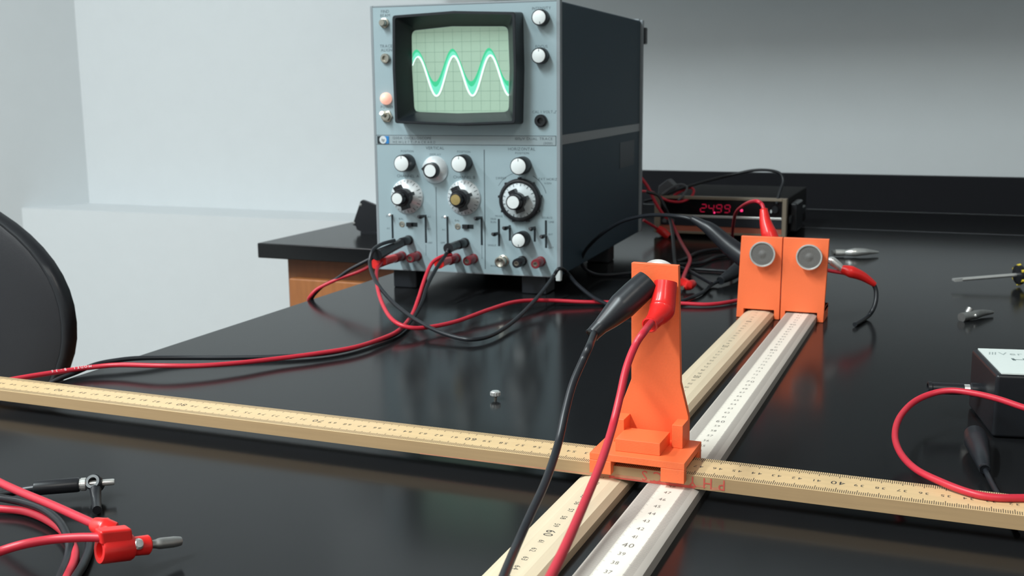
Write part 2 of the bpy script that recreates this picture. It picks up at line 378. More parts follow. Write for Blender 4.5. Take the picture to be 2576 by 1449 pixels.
# ------------------------------------------------------------------ printed sensor holders
def sensor(parent, org, ax, prot=1.0):
    s = B().lathe([(1.02, 0.0), (1.02, prot - 0.12), (1.15, prot - 0.10), (1.15, prot - 0.02), (1.11, prot + 0.03), (1.03, prot + 0.03), (0.98, prot - 0.03), (0.97, prot - 0.10)], org, ax, 'steel', 40).build('sensor', parent)
    o2 = Vector(org) + Vector(ax) * (prot - 0.07)
    g = B().lathe([(0.98, 0.0), (0.80, 0.01), (0.55, 0.02), (0.42, 0.0), (0.30, 0.03), (0.16, 0.07), (0.0, 0.09)], o2, ax, 'sensor_mesh', 40); g.build('grille', s)
    return s
nh = thing('sensor_holder', 'near orange printed holder clipped on the crossing meter stick', 'sensor holder', (-1.8, 9.4, 1.4))
hb = B()
def bx(*a): hb.box(*a, 'orange_print')
bx(-4.32, 0.71, 7.5, 11.35, 1.78, 2.15)
for xa, xb in ((-4.32, -3.15), (-0.52, 0.71)): bx(xa, xb, 7.48, 7.96, 1.06, 1.78)
for xa, xb in ((-4.32, -3.15), (-0.20, 0.71)): bx(xa, xb, 10.86, 11.35, 1.06, 1.78)
bx(-4.32, -3.15, 7.96, 10.86, 1.405, 1.78); bx(-2.6, -1.2, 9.3, 10.86, 1.405, 1.78)
bx(-3.15, -0.75, 8.2, 10.3, 2.15, 2.82)
bx(-3.72, -3.13, 9.75, 10.95, 2.15, 3.40); bx(-0.52, 0.06, 9.75, 10.95, 2.15, 3.40)
yf, yb = 10.95, 11.35
hb.prism([(-3.75, yf, 2.10), (0.07, yf, 2.10), (0.06, yf, 3.55), (-0.40, yf, 5.35), (-0.62, yf, 11.66), (-3.16, yf, 11.70), (-3.10, yf, 5.35), (-3.76, yf, 3.55)][::-1], (0, yb - yf, 0), 'orange_print')
hb.build('holder_body', nh, bevel=0.03)
sensor(nh, (-1.98, 11.35, 10.62), (0, 1, 0), 0.8)
for dx in (-0.45, 0.45): B().tube([(-1.62 + dx, 10.95, 10.5), (-1.62 + dx, 10.45, 10.45)], 0.05, 'steel', sub=1).build('pin', nh)
def far_holder(label, x0, x1, xt0, xt1, sx, sz, foot):
    t = thing('sensor_holder', label, 'sensor holder', ((x0 + x1) / 2, 55, 0))
    b = B(); yf, yb = 54.9, 55.4
    nl, nr = foot
    b.prism([(x0, yf, 0.02), (nl, yf, 0.02), (nl, yf, 0.86), (nr, yf, 0.86), (nr, yf, 0.02), (x1, yf, 0.02), (xt1, yf, 7.52), (xt0, yf, 7.52)][::-1], (0, yb - yf, 0), 'orange_print')
    b.box(x0, nl, yb, 58.2, 0.02, 1.25, 'orange_print'); b.box(nr, x1 + 0.02, yb, 58.2, 0.02, 1.25, 'orange_print')
    b.box(x0, x1 + 0.02, yb, 58.2, 0.86, 1.25, 'orange_print')
    b.build('holder_body', t, bevel=0.04)
    sensor(t, (sx, yf, sz), (0, -1, 0), 0.9)
    for dx in (-0.5, 0.5): B().tube([(sx + dx, yb, sz - 0.3), (sx + dx, yb + 2.6, sz - 0.3)], 0.07, 'steel', sub=1).build('pin', t)
    return t
far_holder('orange printed sensor holder straddling the end of the pale round-edged stick', -5.80, -1.93, -5.53, -1.86, -3.46, 6.05, (-5.16, -2.40))
far_holder('orange printed sensor holder straddling the end of the white-banded grey stick', -1.84, 1.95, -1.78, 2.18, 0.62, 5.98, (-1.42, 1.40))

# ------------------------------------------------------------------ oscilloscope (local: x right, y deep, z up)
sc = thing('oscilloscope', 'grey vintage oscilloscope showing a glowing green sine wave', 'oscilloscope', (-34.4, 58.126, 2.0), rz=0.059, local=True)
Wd, Hd, Dd = 20.29, 27.31, 37.62; hw = Wd / 2
cb = B().box(-hw + 0.12, hw - 0.12, 0.45, Dd - 0.7, 0.05, Hd - 0.1, 'navy_vinyl')
case = cb.build('case', sc, bevel=0.2)
B().box(hw - 0.14, hw - 0.05, 0.7, Dd - 0.6, 13.30, 14.25, 'trim_grey').build('side_strip', case)
B().box(hw - 0.13, hw - 0.085, 25.8, 33.5, 9.2, 12.3, 'navy_dark').build('side_recess', case)
fr = B()
for a in ((-hw, -hw + 0.32, 0, 0.7, 0, Hd), (hw - 0.38, hw, -0.05, 0.7, 0, Hd), (-hw + 0.32, hw - 0.38, 0.0, 0.7, Hd - 0.2, Hd), (-hw + 0.32, hw - 0.38, 0.0, 0.7, 0, 0.12)): fr.box(*a, 'frame_grey')
fr.build('front_frame', sc, bevel=0.08)
B().box(hw - 0.5, hw + 0.02, -0.1, 0.5, -0.35, 0.9, 'white_cap').build('corner_guard', sc, bevel=0.1)
rf = B()
for a in ((hw - 0.3, hw + 0.15, Dd - 0.7, Dd, 0.1, Hd), (-hw, -hw + 0.3, Dd - 0.7, Dd, 0, Hd), (-hw + 0.3, hw - 0.3, Dd - 0.7, Dd, Hd - 0.3, Hd + 0.15), (-hw + 0.3, hw - 0.3, Dd - 0.7, Dd, 0, 0.3)): rf.box(*a, 'frame_grey')
rf.build('rear_frame', sc, bevel=0.12)
B().box(-hw + 0.3, hw - 0.3, Dd - 0.3, Dd + 0.1, 0.3, Hd - 0.3, 'navy_dark').build('rear_panel', sc)
B().box(hw - 0.6, hw + 0.35, Dd, Dd + 1.3, Hd - 3.0, Hd - 0.9, 'black_rubber').build('rear_bumper', sc, bevel=0.15)
for x, y in ((-7.4, 2.2), (7.0, 2.4), (-7.0, 29), (8.0, 24.5)):
    B().box(x - 1.35, x + 1.35, y - 1.4, y + 1.6, -2.0, 0.06, 'black_rubber').build('foot', sc, bevel=0.15)

# front panel with its printing
pn = B().box(-hw + 0.32, hw - 0.38, 0.0, 0.4, 0.12, Hd - 0.2, 'panel_grey')
for (xa, za), (xb, zb), w in (((-3.24, 8.9), (-3.29, 1.67), 0.035), ((2.12, 12.8), (2.06, 0.56), 0.045), ((-4.53, 2.9), (-4.54, 1.71), 0.02), ((1.71, 3.0), (1.71, 1.6), 0.02), ((-8.35, 3.4), (-8.38, 1.3), 0.02)):
    pn.add([(xa - w, -0.004, za), (xb - w, -0.004, zb), (xb + w, -0.004, zb), (xa + w, -0.004, za)], [(0, 1, 2, 3)], 'panel_ink')
def ptext(t, x, z, h, al='c', m='panel_ink', xs=1.0, sp=0.12, y=0.0): pn.text(t, (x, y, z - h / 2), (1, 0, 0), (0, 0, 1), h, m, al, xs=xs, sp=sp)
for t, x, z, h, al in [('FIND', -8.44, 26.7, 0.3, 'c'), ('BEAM', -8.45, 26.3, 0.3, 'c'), ('TRACE', -8.44, 23.25, 0.3, 'c'), ('ALIGN', -8.41, 22.85, 0.3, 'c'), ('POWER', -8.52, 17.1, 0.28, 'c'), ('INTENSITY', 8.25, 26.51, 0.27, 'c'), ('FOCUS', 8.24, 22.87, 0.27, 'c'), ('CAL 1 VOLT', 8.31, 16.55, 0.26, 'c'), ('VERTICAL', -3.26, 12.91, 0.3, 'c'), ('POSITION', -6.38, 12.56, 0.22, 'c'), ('DISPLAY', -3.23, 12.24, 0.22, 'c'), ('POSITION', -0.11, 12.56, 0.22, 'c'), ('HORIZONTAL', 6.11, 12.89, 0.3, 'c'), ('POSITION', 6.15, 12.48, 0.22, 'c'), ('CHANNEL A', -6.37, 10.0, 0.3, 'c'), ('CHANNEL B', -0.1, 9.98, 0.3, 'c'), ('SWEEP', 3.89, 9.94, 0.25, 'c'), ('EXT HORIZ', 8.84, 9.92, 0.25, 'c'), ('V/DIV', 8.84, 9.51, 0.2, 'c'), ('DC', -8.79, 5.74, 0.2, 'c'), ('AC', -8.77, 4.44, 0.2, 'c'), ('BAL', -7.27, 5.5, 0.2, 'c'), ('AC', -4.07, 5.8, 0.2, 'c'), ('DC', -4.1, 4.53, 0.2, 'c'), ('OFF', -4.03, 3.07, 0.2, 'c'), ('DC', -2.49, 5.78, 0.2, 'c'), ('AC', -2.47, 4.5, 0.2, 'c'), ('OFF', -2.61, 3.12, 0.2, 'c'), ('BAL', -0.95, 5.5, 0.2, 'c'), ('MODE', 3.63, 6.08, 0.2, 'c'), ('FREE', 3.02, 5.77, 0.2, 'c'), ('RUN', 3.02, 5.45, 0.2, 'c'), ('SINGLE', 2.81, 3.07, 0.2, 'c'), ('SOURCE', 8.74, 6.06, 0.2, 'c'), ('LINE', 9.2, 5.65, 0.2, 'c'), ('INT', 9.11, 4.39, 0.2, 'c'), ('EXT', 9.15, 3.04, 0.2, 'c'), ('RESET', 3.06, 0.93, 0.2, 'c')]: ptext(t, x, z, h, al)
# square wave after the calibrator text, rear arc over the sweep dial
for a in ((9.42, 16.42, 9.62, 16.46), (9.62, 16.42, 9.66, 16.66), (9.62, 16.62, 9.82, 16.66), (9.82, 16.42, 9.86, 16.66)):
    pn.add([(a[0], -0.004, a[1]), (a[2], -0.004, a[1]), (a[2], -0.004, a[3]), (a[0], -0.004, a[3])], [(0, 1, 2, 3)], 'panel_ink')
def arc(cx, cz, r, a0, a1, w, n=24):
    for k in range(n):
        p = [(cx + (r + q) * math.cos(math.radians(a)), -0.004, cz + (r + q) * math.sin(math.radians(a))) for a, q in ((a0 + (a1 - a0) * k / n, -w), (a0 + (a1 - a0) * (k + 1) / n, -w), (a0 + (a1 - a0) * (k + 1) / n, w), (a0 + (a1 - a0) * k / n, w))]
        pn.add(p, [(0, 1, 2, 3)], 'panel_ink')
arc(5.99, 7.79, 2.75, 15, 62, 0.03); arc(5.99, 7.79, 2.75, 105, 150, 0.02)
panel = pn.build('front_panel', sc)
st = B().box(-9.91, 9.71, -0.015, 0.01, 13.22, 14.22, 'panel_ink').box(-9.85, 9.65, -0.03, 0.0, 13.28, 14.16, 'strip_grey')
st.text('1200A OSCILLOSCOPE', (-7.95, -0.03, 13.78), (1, 0, 0), (0, 0, 1), 0.27, 'panel_ink', 'l', xs=1.1)
st.text('HEWLETT-PACKARD', (-7.95, -0.03, 13.38), (1, 0, 0), (0, 0, 1), 0.25, 'panel_ink', 'l', sp=0.36)
st.text('100µV DUAL TRACE', (9.35, -0.03, 13.78), (1, 0, 0), (0, 0, 1), 0.27, 'panel_ink', 'r', xs=1.1)
st.text('(00101)', (9.35, -0.03, 13.36), (1, 0, 0), (0, 0, 1), 0.24, 'panel_ink', 'r')
strip = st.build('name_strip', sc)
lg = B().box(-9.72, -9.04, -0.08, -0.03, 13.34, 14.10, 'logo_black').box(-9.04, -8.40, -0.08, -0.03, 13.34, 14.10, 'logo_blue')
lg.lathe([(0.40, 0), (0.40, 0.03), (0.0, 0.03)], (-9.06, -0.08, 13.72), (0, -1, 0), 'logo_silver')
lg.text('hp', (-9.06, -0.115, 13.56), (1, 0, 0), (0.25, 0, 1), 0.36, 'panel_ink', xs=0.9, sp=0.05)
lg.build('logo_badge', strip)

# viewing hood and tube face
RIM = [(-6.70, 26.13), (-0.13, 26.38), (6.25, 26.09), (6.34, 20.73), (6.17, 15.47), (0.28, 15.27), (-6.73, 15.50), (-6.84, 20.92)]
OPN = [(-5.47, 24.66), (-1.12, 24.98), (4.74, 24.83), (4.87, 20.79), (4.74, 16.61), (-0.64, 16.47), (-5.38, 16.64), (-5.53, 20.93)]
def rnd(poly, rad, y, n=5):
    out = []; m = len(poly)
    for i in range(m):
        p = Vector((poly[i][0], poly[i][1])); a = Vector(poly[i - 1]); b = Vector(poly[(i + 1) % m])
        u = (a - p).normalized(); w = (b - p).normalized()
        if u.dot(w) < -0.9: out.append((p.x, y, p.y)); continue
        for k in range(n):
            t = k / (n - 1); q0 = p + u * rad; q1 = p + w * rad
            q = q0 * (1 - t) ** 2 + p * 2 * t * (1 - t) + q1 * t * t
            out.append((q.x, y, q.y))
    return out
def scl(poly, k, cx=-0.2, cz=20.85): return [(cx + (x - cx) * k, cz + (z - cz) * k) for x, z in poly]
hd = B()
hd.loft([rnd(scl(RIM, 1.02), 0.30, 0.02), rnd(scl(RIM, 1.0), 0.30, -2.05), rnd(scl(RIM, 0.99), 0.28, -2.1), rnd(scl(RIM, 0.955), 0.25, -2.1), rnd(scl(RIM, 0.945), 0.25, -2.0), rnd(OPN, 0.55, 0.12)], 'hood_black', False, False)
hood = hd.build('screen_hood', sc, smooth_a=25)
tf = B(); f0 = rnd(scl(OPN, 1.01), 0.55, -0.02); tf.add(f0, [tuple(range(len(f0)))], 'phosphor')
tube = tf.build('tube_face', sc)
gr = B()
xs_ = [-5.04 + 0.987 * k for k in range(11)]; zs_ = [17.66 + 0.975 * k for k in range(-1, 8)]
for x in xs_:
    if -5.5 < x < 4.8: gr.add([(x - 0.018, -0.03, 16.6), (x + 0.018, -0.03, 16.6), (x + 0.018, -0.03, 24.8), (x - 0.018, -0.03, 24.8)], [(0, 1, 2, 3)], 'graticule')
for z in zs_:
    if 16.6 < z < 24.8: gr.add([(-5.45, -0.03, z - 0.018), (4.75, -0.03, z - 0.018), (4.75, -0.03, z + 0.018), (-5.45, -0.03, z + 0.018)], [(0, 1, 2, 3)], 'graticule')
gr.build('graticule', tube)
tr = B(); n = 240; xa, xb = -5.50, 4.83
main = lambda x: 20.15 + 1.96 * math.cos(2 * PI * (x + 4.89) / 3.91)
upper = lambda x: 21.22 + 1.62 * math.cos(2 * PI * (x + 5.04) / 3.91)
def ribbon(f0, f1, y, m):
    vs = []; fs = []
    for k in range(n + 1):
        x = xa + (xb - xa) * k / n; vs += [(x, y, f0(x)), (x, y, f1(x))]
        if k: fs.append((2 * k - 2, 2 * k, 2 * k + 1, 2 * k - 1))
    tr.add(vs, fs, m)
ribbon(main, lambda x: max(upper(x), main(x) + 0.02), -0.05, 'trace_green')
ribbon(main, lambda x: main(x) + 0.62 * max(0.0, upper(x) - main(x)) + 0.02, -0.06, 'trace_mint')
vs = []; fs = []
for k in range(n + 1):
    x = xa + (xb - xa) * k / n; h = 1e-3; d = Vector((1, (main(x + h) - main(x - h)) / (2 * h))).normalized(); w = 0.055 if k < 14 else 0.095
    vs += [(x - d.y * w, -0.08, main(x) + d.x * w), (x + d.y * w, -0.08, main(x) - d.x * w)]
    if k: fs.append((2 * k - 2, 2 * k, 2 * k + 1, 2 * k - 1))
tr.add(vs, fs, 'trace_white')
tr.build('sine_trace', tube)

# knobs
AX = (0, -1, 0)
def cap_knob(name, x, z, r, d, rc, mark=90, cap='white_cap', fl=1.0):
    k = B().lathe([(r * fl, 0), (r * fl, 0.25), (r, 0.35), (r * 0.97, d - 0.06), (r * 0.93, d)], (x, 0, z), AX, 'black_plastic', 36)
    for i in range(18):
        a = 2 * PI * i / 18; k.box(0, 0, 0, 0, 0, 0, 'black_plastic') if False else None
    k = k.build(name, sc)
    c = B().lathe([(rc, 0), (rc, 0.03), (rc * 0.96, 0.045), (0.0, 0.05)], (x, -d, z), AX, cap, 32)
    a = math.radians(mark); c.add([(x + math.cos(a) * rc * q - math.sin(a) * s_, -d - 0.055, z + math.sin(a) * rc * q + math.cos(a) * s_) for q, s_ in ((0.62, -0.035), (0.98, -0.035), (0.98, 0.035), (0.62, 0.035))], [(0, 1, 2, 3)], 'panel_ink')
    c.build('cap', k)
    return k
for x, z in ((-6.37, 11.39), (-0.05, 11.43), (6.25, 11.27)): cap_knob('position_knob', x, z, 0.90, 1.55, 0.77)
for x, z, mk in ((8.29, 25.59, 280), (8.23, 21.96, 88)): cap_knob('small_knob', x, z, 0.80, 0.95, 0.66, mk)
cap_knob('level_knob', 6.21, 3.88, 0.80, 1.55, 0.66, 270)
def dial_knob(name, x, z, rs_, skirt, rk, d1, rc, d2, cap, ring=False, lobes=(115, 20, 290)):
    k = B()
    if ring:
        k.lathe([(2.18, 0), (2.18, 0.5), (2.08, 0.62), (1.92, 0.66), (1.90, 0.6)], (x, 0, z), AX, 'black_plastic', 48)
        for i in range(9):
            a = 2 * PI * i / 9 + 0.2; k.box(x + 2.18 * math.cos(a) - 0.12, x + 2.18 * math.cos(a) + 0.12, -0.5, 0, z + 2.18 * math.sin(a) - 0.12, z + 2.18 * math.sin(a) + 0.12, 'black_plastic')
        k.lathe([(1.90, 0.55), (1.2, 0.75), (0.9, 0.95)], (x, 0, z), AX, skirt, 48); y0 = 0.62; e = 0.10
    else:
        k.lathe([(rs_, 0), (rs_, 0.12), (rs_ * 0.98, 0.18), (rs_ * 0.55, 0.62), (rs_ * 0.5, 0.7)], (x, 0, z), AX, skirt, 48); y0 = 0.2; e = 0.12
    for i in range(26):
        a = 2 * PI * i / 26; r0, r1 = rs_ * (0.86 if i % 2 else 0.78), rs_ * 0.95
        ya, yb = (-(0.585 + (1.9 - r0) * 0.28), -(0.565 + (1.9 - r1) * 0.28)) if ring else (-(0.2 + (0.98 - r0 / rs_) * 1.03), -(0.2 + (0.98 - r1 / rs_) * 1.03))
        w = 0.03
        k.add([(x + math.cos(a) * r0 - math.sin(a) * w, ya - 0.01, z + math.sin(a) * r0 + math.cos(a) * w), (x + math.cos(a) * r1 - math.sin(a) * w, yb - 0.01, z + math.sin(a) * r1 + math.cos(a) * w), (x + math.cos(a) * r1 + math.sin(a) * w, yb - 0.01, z + math.sin(a) * r1 - math.cos(a) * w), (x + math.cos(a) * r0 + math.sin(a) * w, ya - 0.01, z + math.sin(a) * r0 - math.cos(a) * w)], [(0, 1, 2, 3)], 'panel_ink')
    k = k.build(name, sc)
    g = B().lathe([(rk, 0.5), (rk, d1 - 0.08), (rk * 0.93, d1)], (x, 0, z), AX, 'black_plastic', 36)
    for a in lobes:
        w = 0.36 if a > 100 else 0.17; a = math.radians(a); c, s_ = math.cos(a), math.sin(a)
        g.prism([(x + c * q - s_ * t, -d1 + 0.1, z + s_ * q + c * t) for q, t in ((rk * 0.6, -w), (rk * 1.4, -w), (rk * 1.4, w), (rk * 0.6, w))], (0, 0.75, 0), 'black_plastic')
    g.build('grip', k)
    if rc:
        v = B().lathe([(rc + 0.14, d1 - 0.1), (rc + 0.14, d2 - 0.05), (rc + 0.08, d2)], (x, 0, z), AX, 'black_plastic', 32).build('vernier_knob', k)
        B().lathe([(rc, d2), (rc, d2 + 0.03), (0.0, d2 + 0.05)], (x, 0, z), AX, cap, 32).build('vernier_cap', k)
dial_knob('volts_dial', -6.49, 7.88, 1.80, 'dial_silver', 0.92, 1.75, 0.56, 2.6, 'white_cap')
dial_knob('volts_dial', -0.13, 7.90, 1.80, 'dial_silver', 0.92, 1.75, 0.52, 2.45, 'brass_cap')
dial_knob('sweep_dial', 5.99, 7.79, 1.88, 'dial_white', 0.86, 1.75, 0.62, 2.5, 'white_cap', True)
dk = B().lathe([(1.42, 0), (1.42, 0.1), (1.38, 0.16), (0.85, 0.75), (0.75, 0.8)], (-3.29, 0, 10.69), AX, 'dial_silver', 48).build('display_dial', sc)
B().lathe([(0.85, 0.6), (0.80, 1.3), (0.70, 1.36)], (-3.29, 0, 10.69), AX, 'black_plastic', 36).prism([(-3.29 - 1.05, -1.2, 10.85), (-3.29 - 0.6, -1.2, 10.35), (-3.29 - 0.6, -1.2, 11.3)], (0, 0.5, 0), 'black_plastic').build('grip', dk)
B().lathe([(0.62, 1.36), (0.62, 1.39), (0, 1.41)], (-3.29, 0, 10.69), AX, 'white_cap', 32).build('cap', dk)
# small controls on the left and right margins
B().lathe([(0.50, 0), (0.50, 0.25), (0.38, 0.3), (0.34, 0.75), (0.28, 0.8), (0, 0.8)], (-8.50, 0, 25.55), AX, 'nickel', 24).build('beam_button', sc)
al = B().lathe([(0.50, 0), (0.50, 0.3), (0.44, 0.36), (0.28, 0.36), (0.26, 0.1), (0, 0.1)], (-8.48, 0, 22.01), AX, 'nickel', 24).build('trace_adjuster', sc)
B().lathe([(0.62, 0), (0.62, 0.1), (0.60, 0.3), (0.46, 0.55), (0.22, 0.7), (0, 0.73)], (-8.56, 0, 17.95), AX, 'pilot_lamp', 28).build('pilot_lamp', sc)
ps = B().lathe([(0.66, 0), (0.66, 0.2), (0.52, 0.24), (0.46, 0.5), (0.3, 0.52)], (-8.55, 0, 16.14), AX, 'nickel', 6).lathe([(0.46, 0.2), (0.46, 0.55), (0.3, 0.58), (0, 0.5)], (-8.55, 0, 16.14), AX, 'nickel', 24).build('power_switch', sc)
B().tube([(-8.55, -0.45, 16.14), (-8.60, -0.85, 16.34), (-8.64, -1.15, 16.5)], [0.16, 0.18, 0.22], 'nickel').build('lever', ps)
cj = B().lathe([(0.62, 0), (0.62, 0.35), (0.52, 0.45), (0.30, 0.45), (0.24, 0.1), (0, 0.1)], (8.19, 0, 15.69), AX, 'black_plastic', 28).build('calibrator_jack', sc)
# lever slots
def slot(x0, zt, zb, lz, lever, lx=-0.5):
    w = 0.11
    s = B().box(x0 - w, x0 + w, -0.012, 0.01, zb, zt, 'logo_black').build('lever_slot', sc)
    if lever == 'flag': B().tube([(x0, 0.0, lz), (x0 + lx * 0.2, -0.55, lz), (x0 + lx * 0.6, -1.0, lz - 0.02), (x0 + lx, -1.3, lz + 0.06)], [0.10, 0.17, 0.22, 0.16], 'black_plastic').build('lever', s)
    if lever == 'pin': B().lathe([(0.07, 0), (0.07, 0.3), (0.13, 0.4), (0.14, 0.65), (0, 0.72)], (x0, 0, lz), AX, 'steel', 16).build('lever', s)
slot(-8.30, 5.95, 3.40, 5.92, 'pin'); slot(-4.50, 6.0, 3.05, 5.9, 'flag', -0.25)
slot(-2.05, 5.9, 3.0, 5.9, 'pin'); slot(1.72, 6.0, 3.03, 5.9, 'flag', -0.25)
slot(3.60, 5.8, 3.0, 4.35, 'flag', -0.25); slot(4.77, 5.2, 3.6, 5.0, 'flag', -0.25); slot(7.43, 5.15, 3.6, 5.02, 'flag', -0.1); slot(8.62, 5.8, 3.0, 4.28, 'flag', -0.15)
for x, z in ((-7.19, 4.94), (-0.91, 4.89)):
    B().lathe([(0.32, 0), (0.32, 0.04), (0.22, 0.05), (0.2, 0.01), (0, 0.01)], (x, 0, z), AX, 'nickel', 20).box(x - 0.17, x + 0.17, -0.03, 0, z - 0.03, z + 0.03, 'panel_ink').build('balance_screw', sc)
for x0_, x1_, z in ((-6.66, -5.43, 4.93), (-0.38, 0.84, 4.91)):
    sw = B().box(x0_, x1_, -0.02, 0.01, z - 0.22, z + 0.22, 'logo_black').build('slide_switch', sc)
    B().box(x0_ + 0.05, x0_ + 0.65, -0.28, -0.02, z - 0.2, z + 0.2, 'black_plastic').build('slider', sw)
# binding posts
def post(x, z, m, d=1.95, r=0.47):
    b = B().lathe([(r * 1.1, 0), (r * 1.1, 0.2), (r * 0.9, 0.28), (r, 0.5), (r, d - 0.06), (r * 0.92, d), (0.24, d), (0.22, d - 0.6), (0, d - 0.6)], (x, 0, z), AX, m, 24)
    b = b.build('binding_post', sc)
    B().lathe([(0.24, d - 0.12), (0.24, d + 0.012), (0.18, d + 0.012), (0.17, d - 0.12)], (x, 0, z), AX, 'nickel', 20).build('socket', b)
for x, z, m in ((-6.46, 3.29, 'black_plastic'), (-7.27, 1.57, 'post_maroon'), (-5.51, 1.64, 'post_maroon'), (-0.15, 3.23, 'black_plastic'), (-1.11, 1.59, 'post_maroon'), (0.79, 1.61, 'post_maroon'), (6.10, 1.60, 'black_plastic'), (8.08, 1.62, 'post_maroon')): post(x, z, m)
B().lathe([(0.62, 0), (0.62, 0.15), (0.5, 0.2), (0.5, 0.9), (0.56, 0.92), (0.56, 1.05), (0.44, 1.08), (0.1, 0.95), (0, 0.95)], (4.03, 0, 1.51), AX, 'nickel', 28).tube([(4.03, -0.6, 1.9), (4.03, -0.6, 2.1)], 0.09, 'steel', sub=1).build('reset_button', sc)

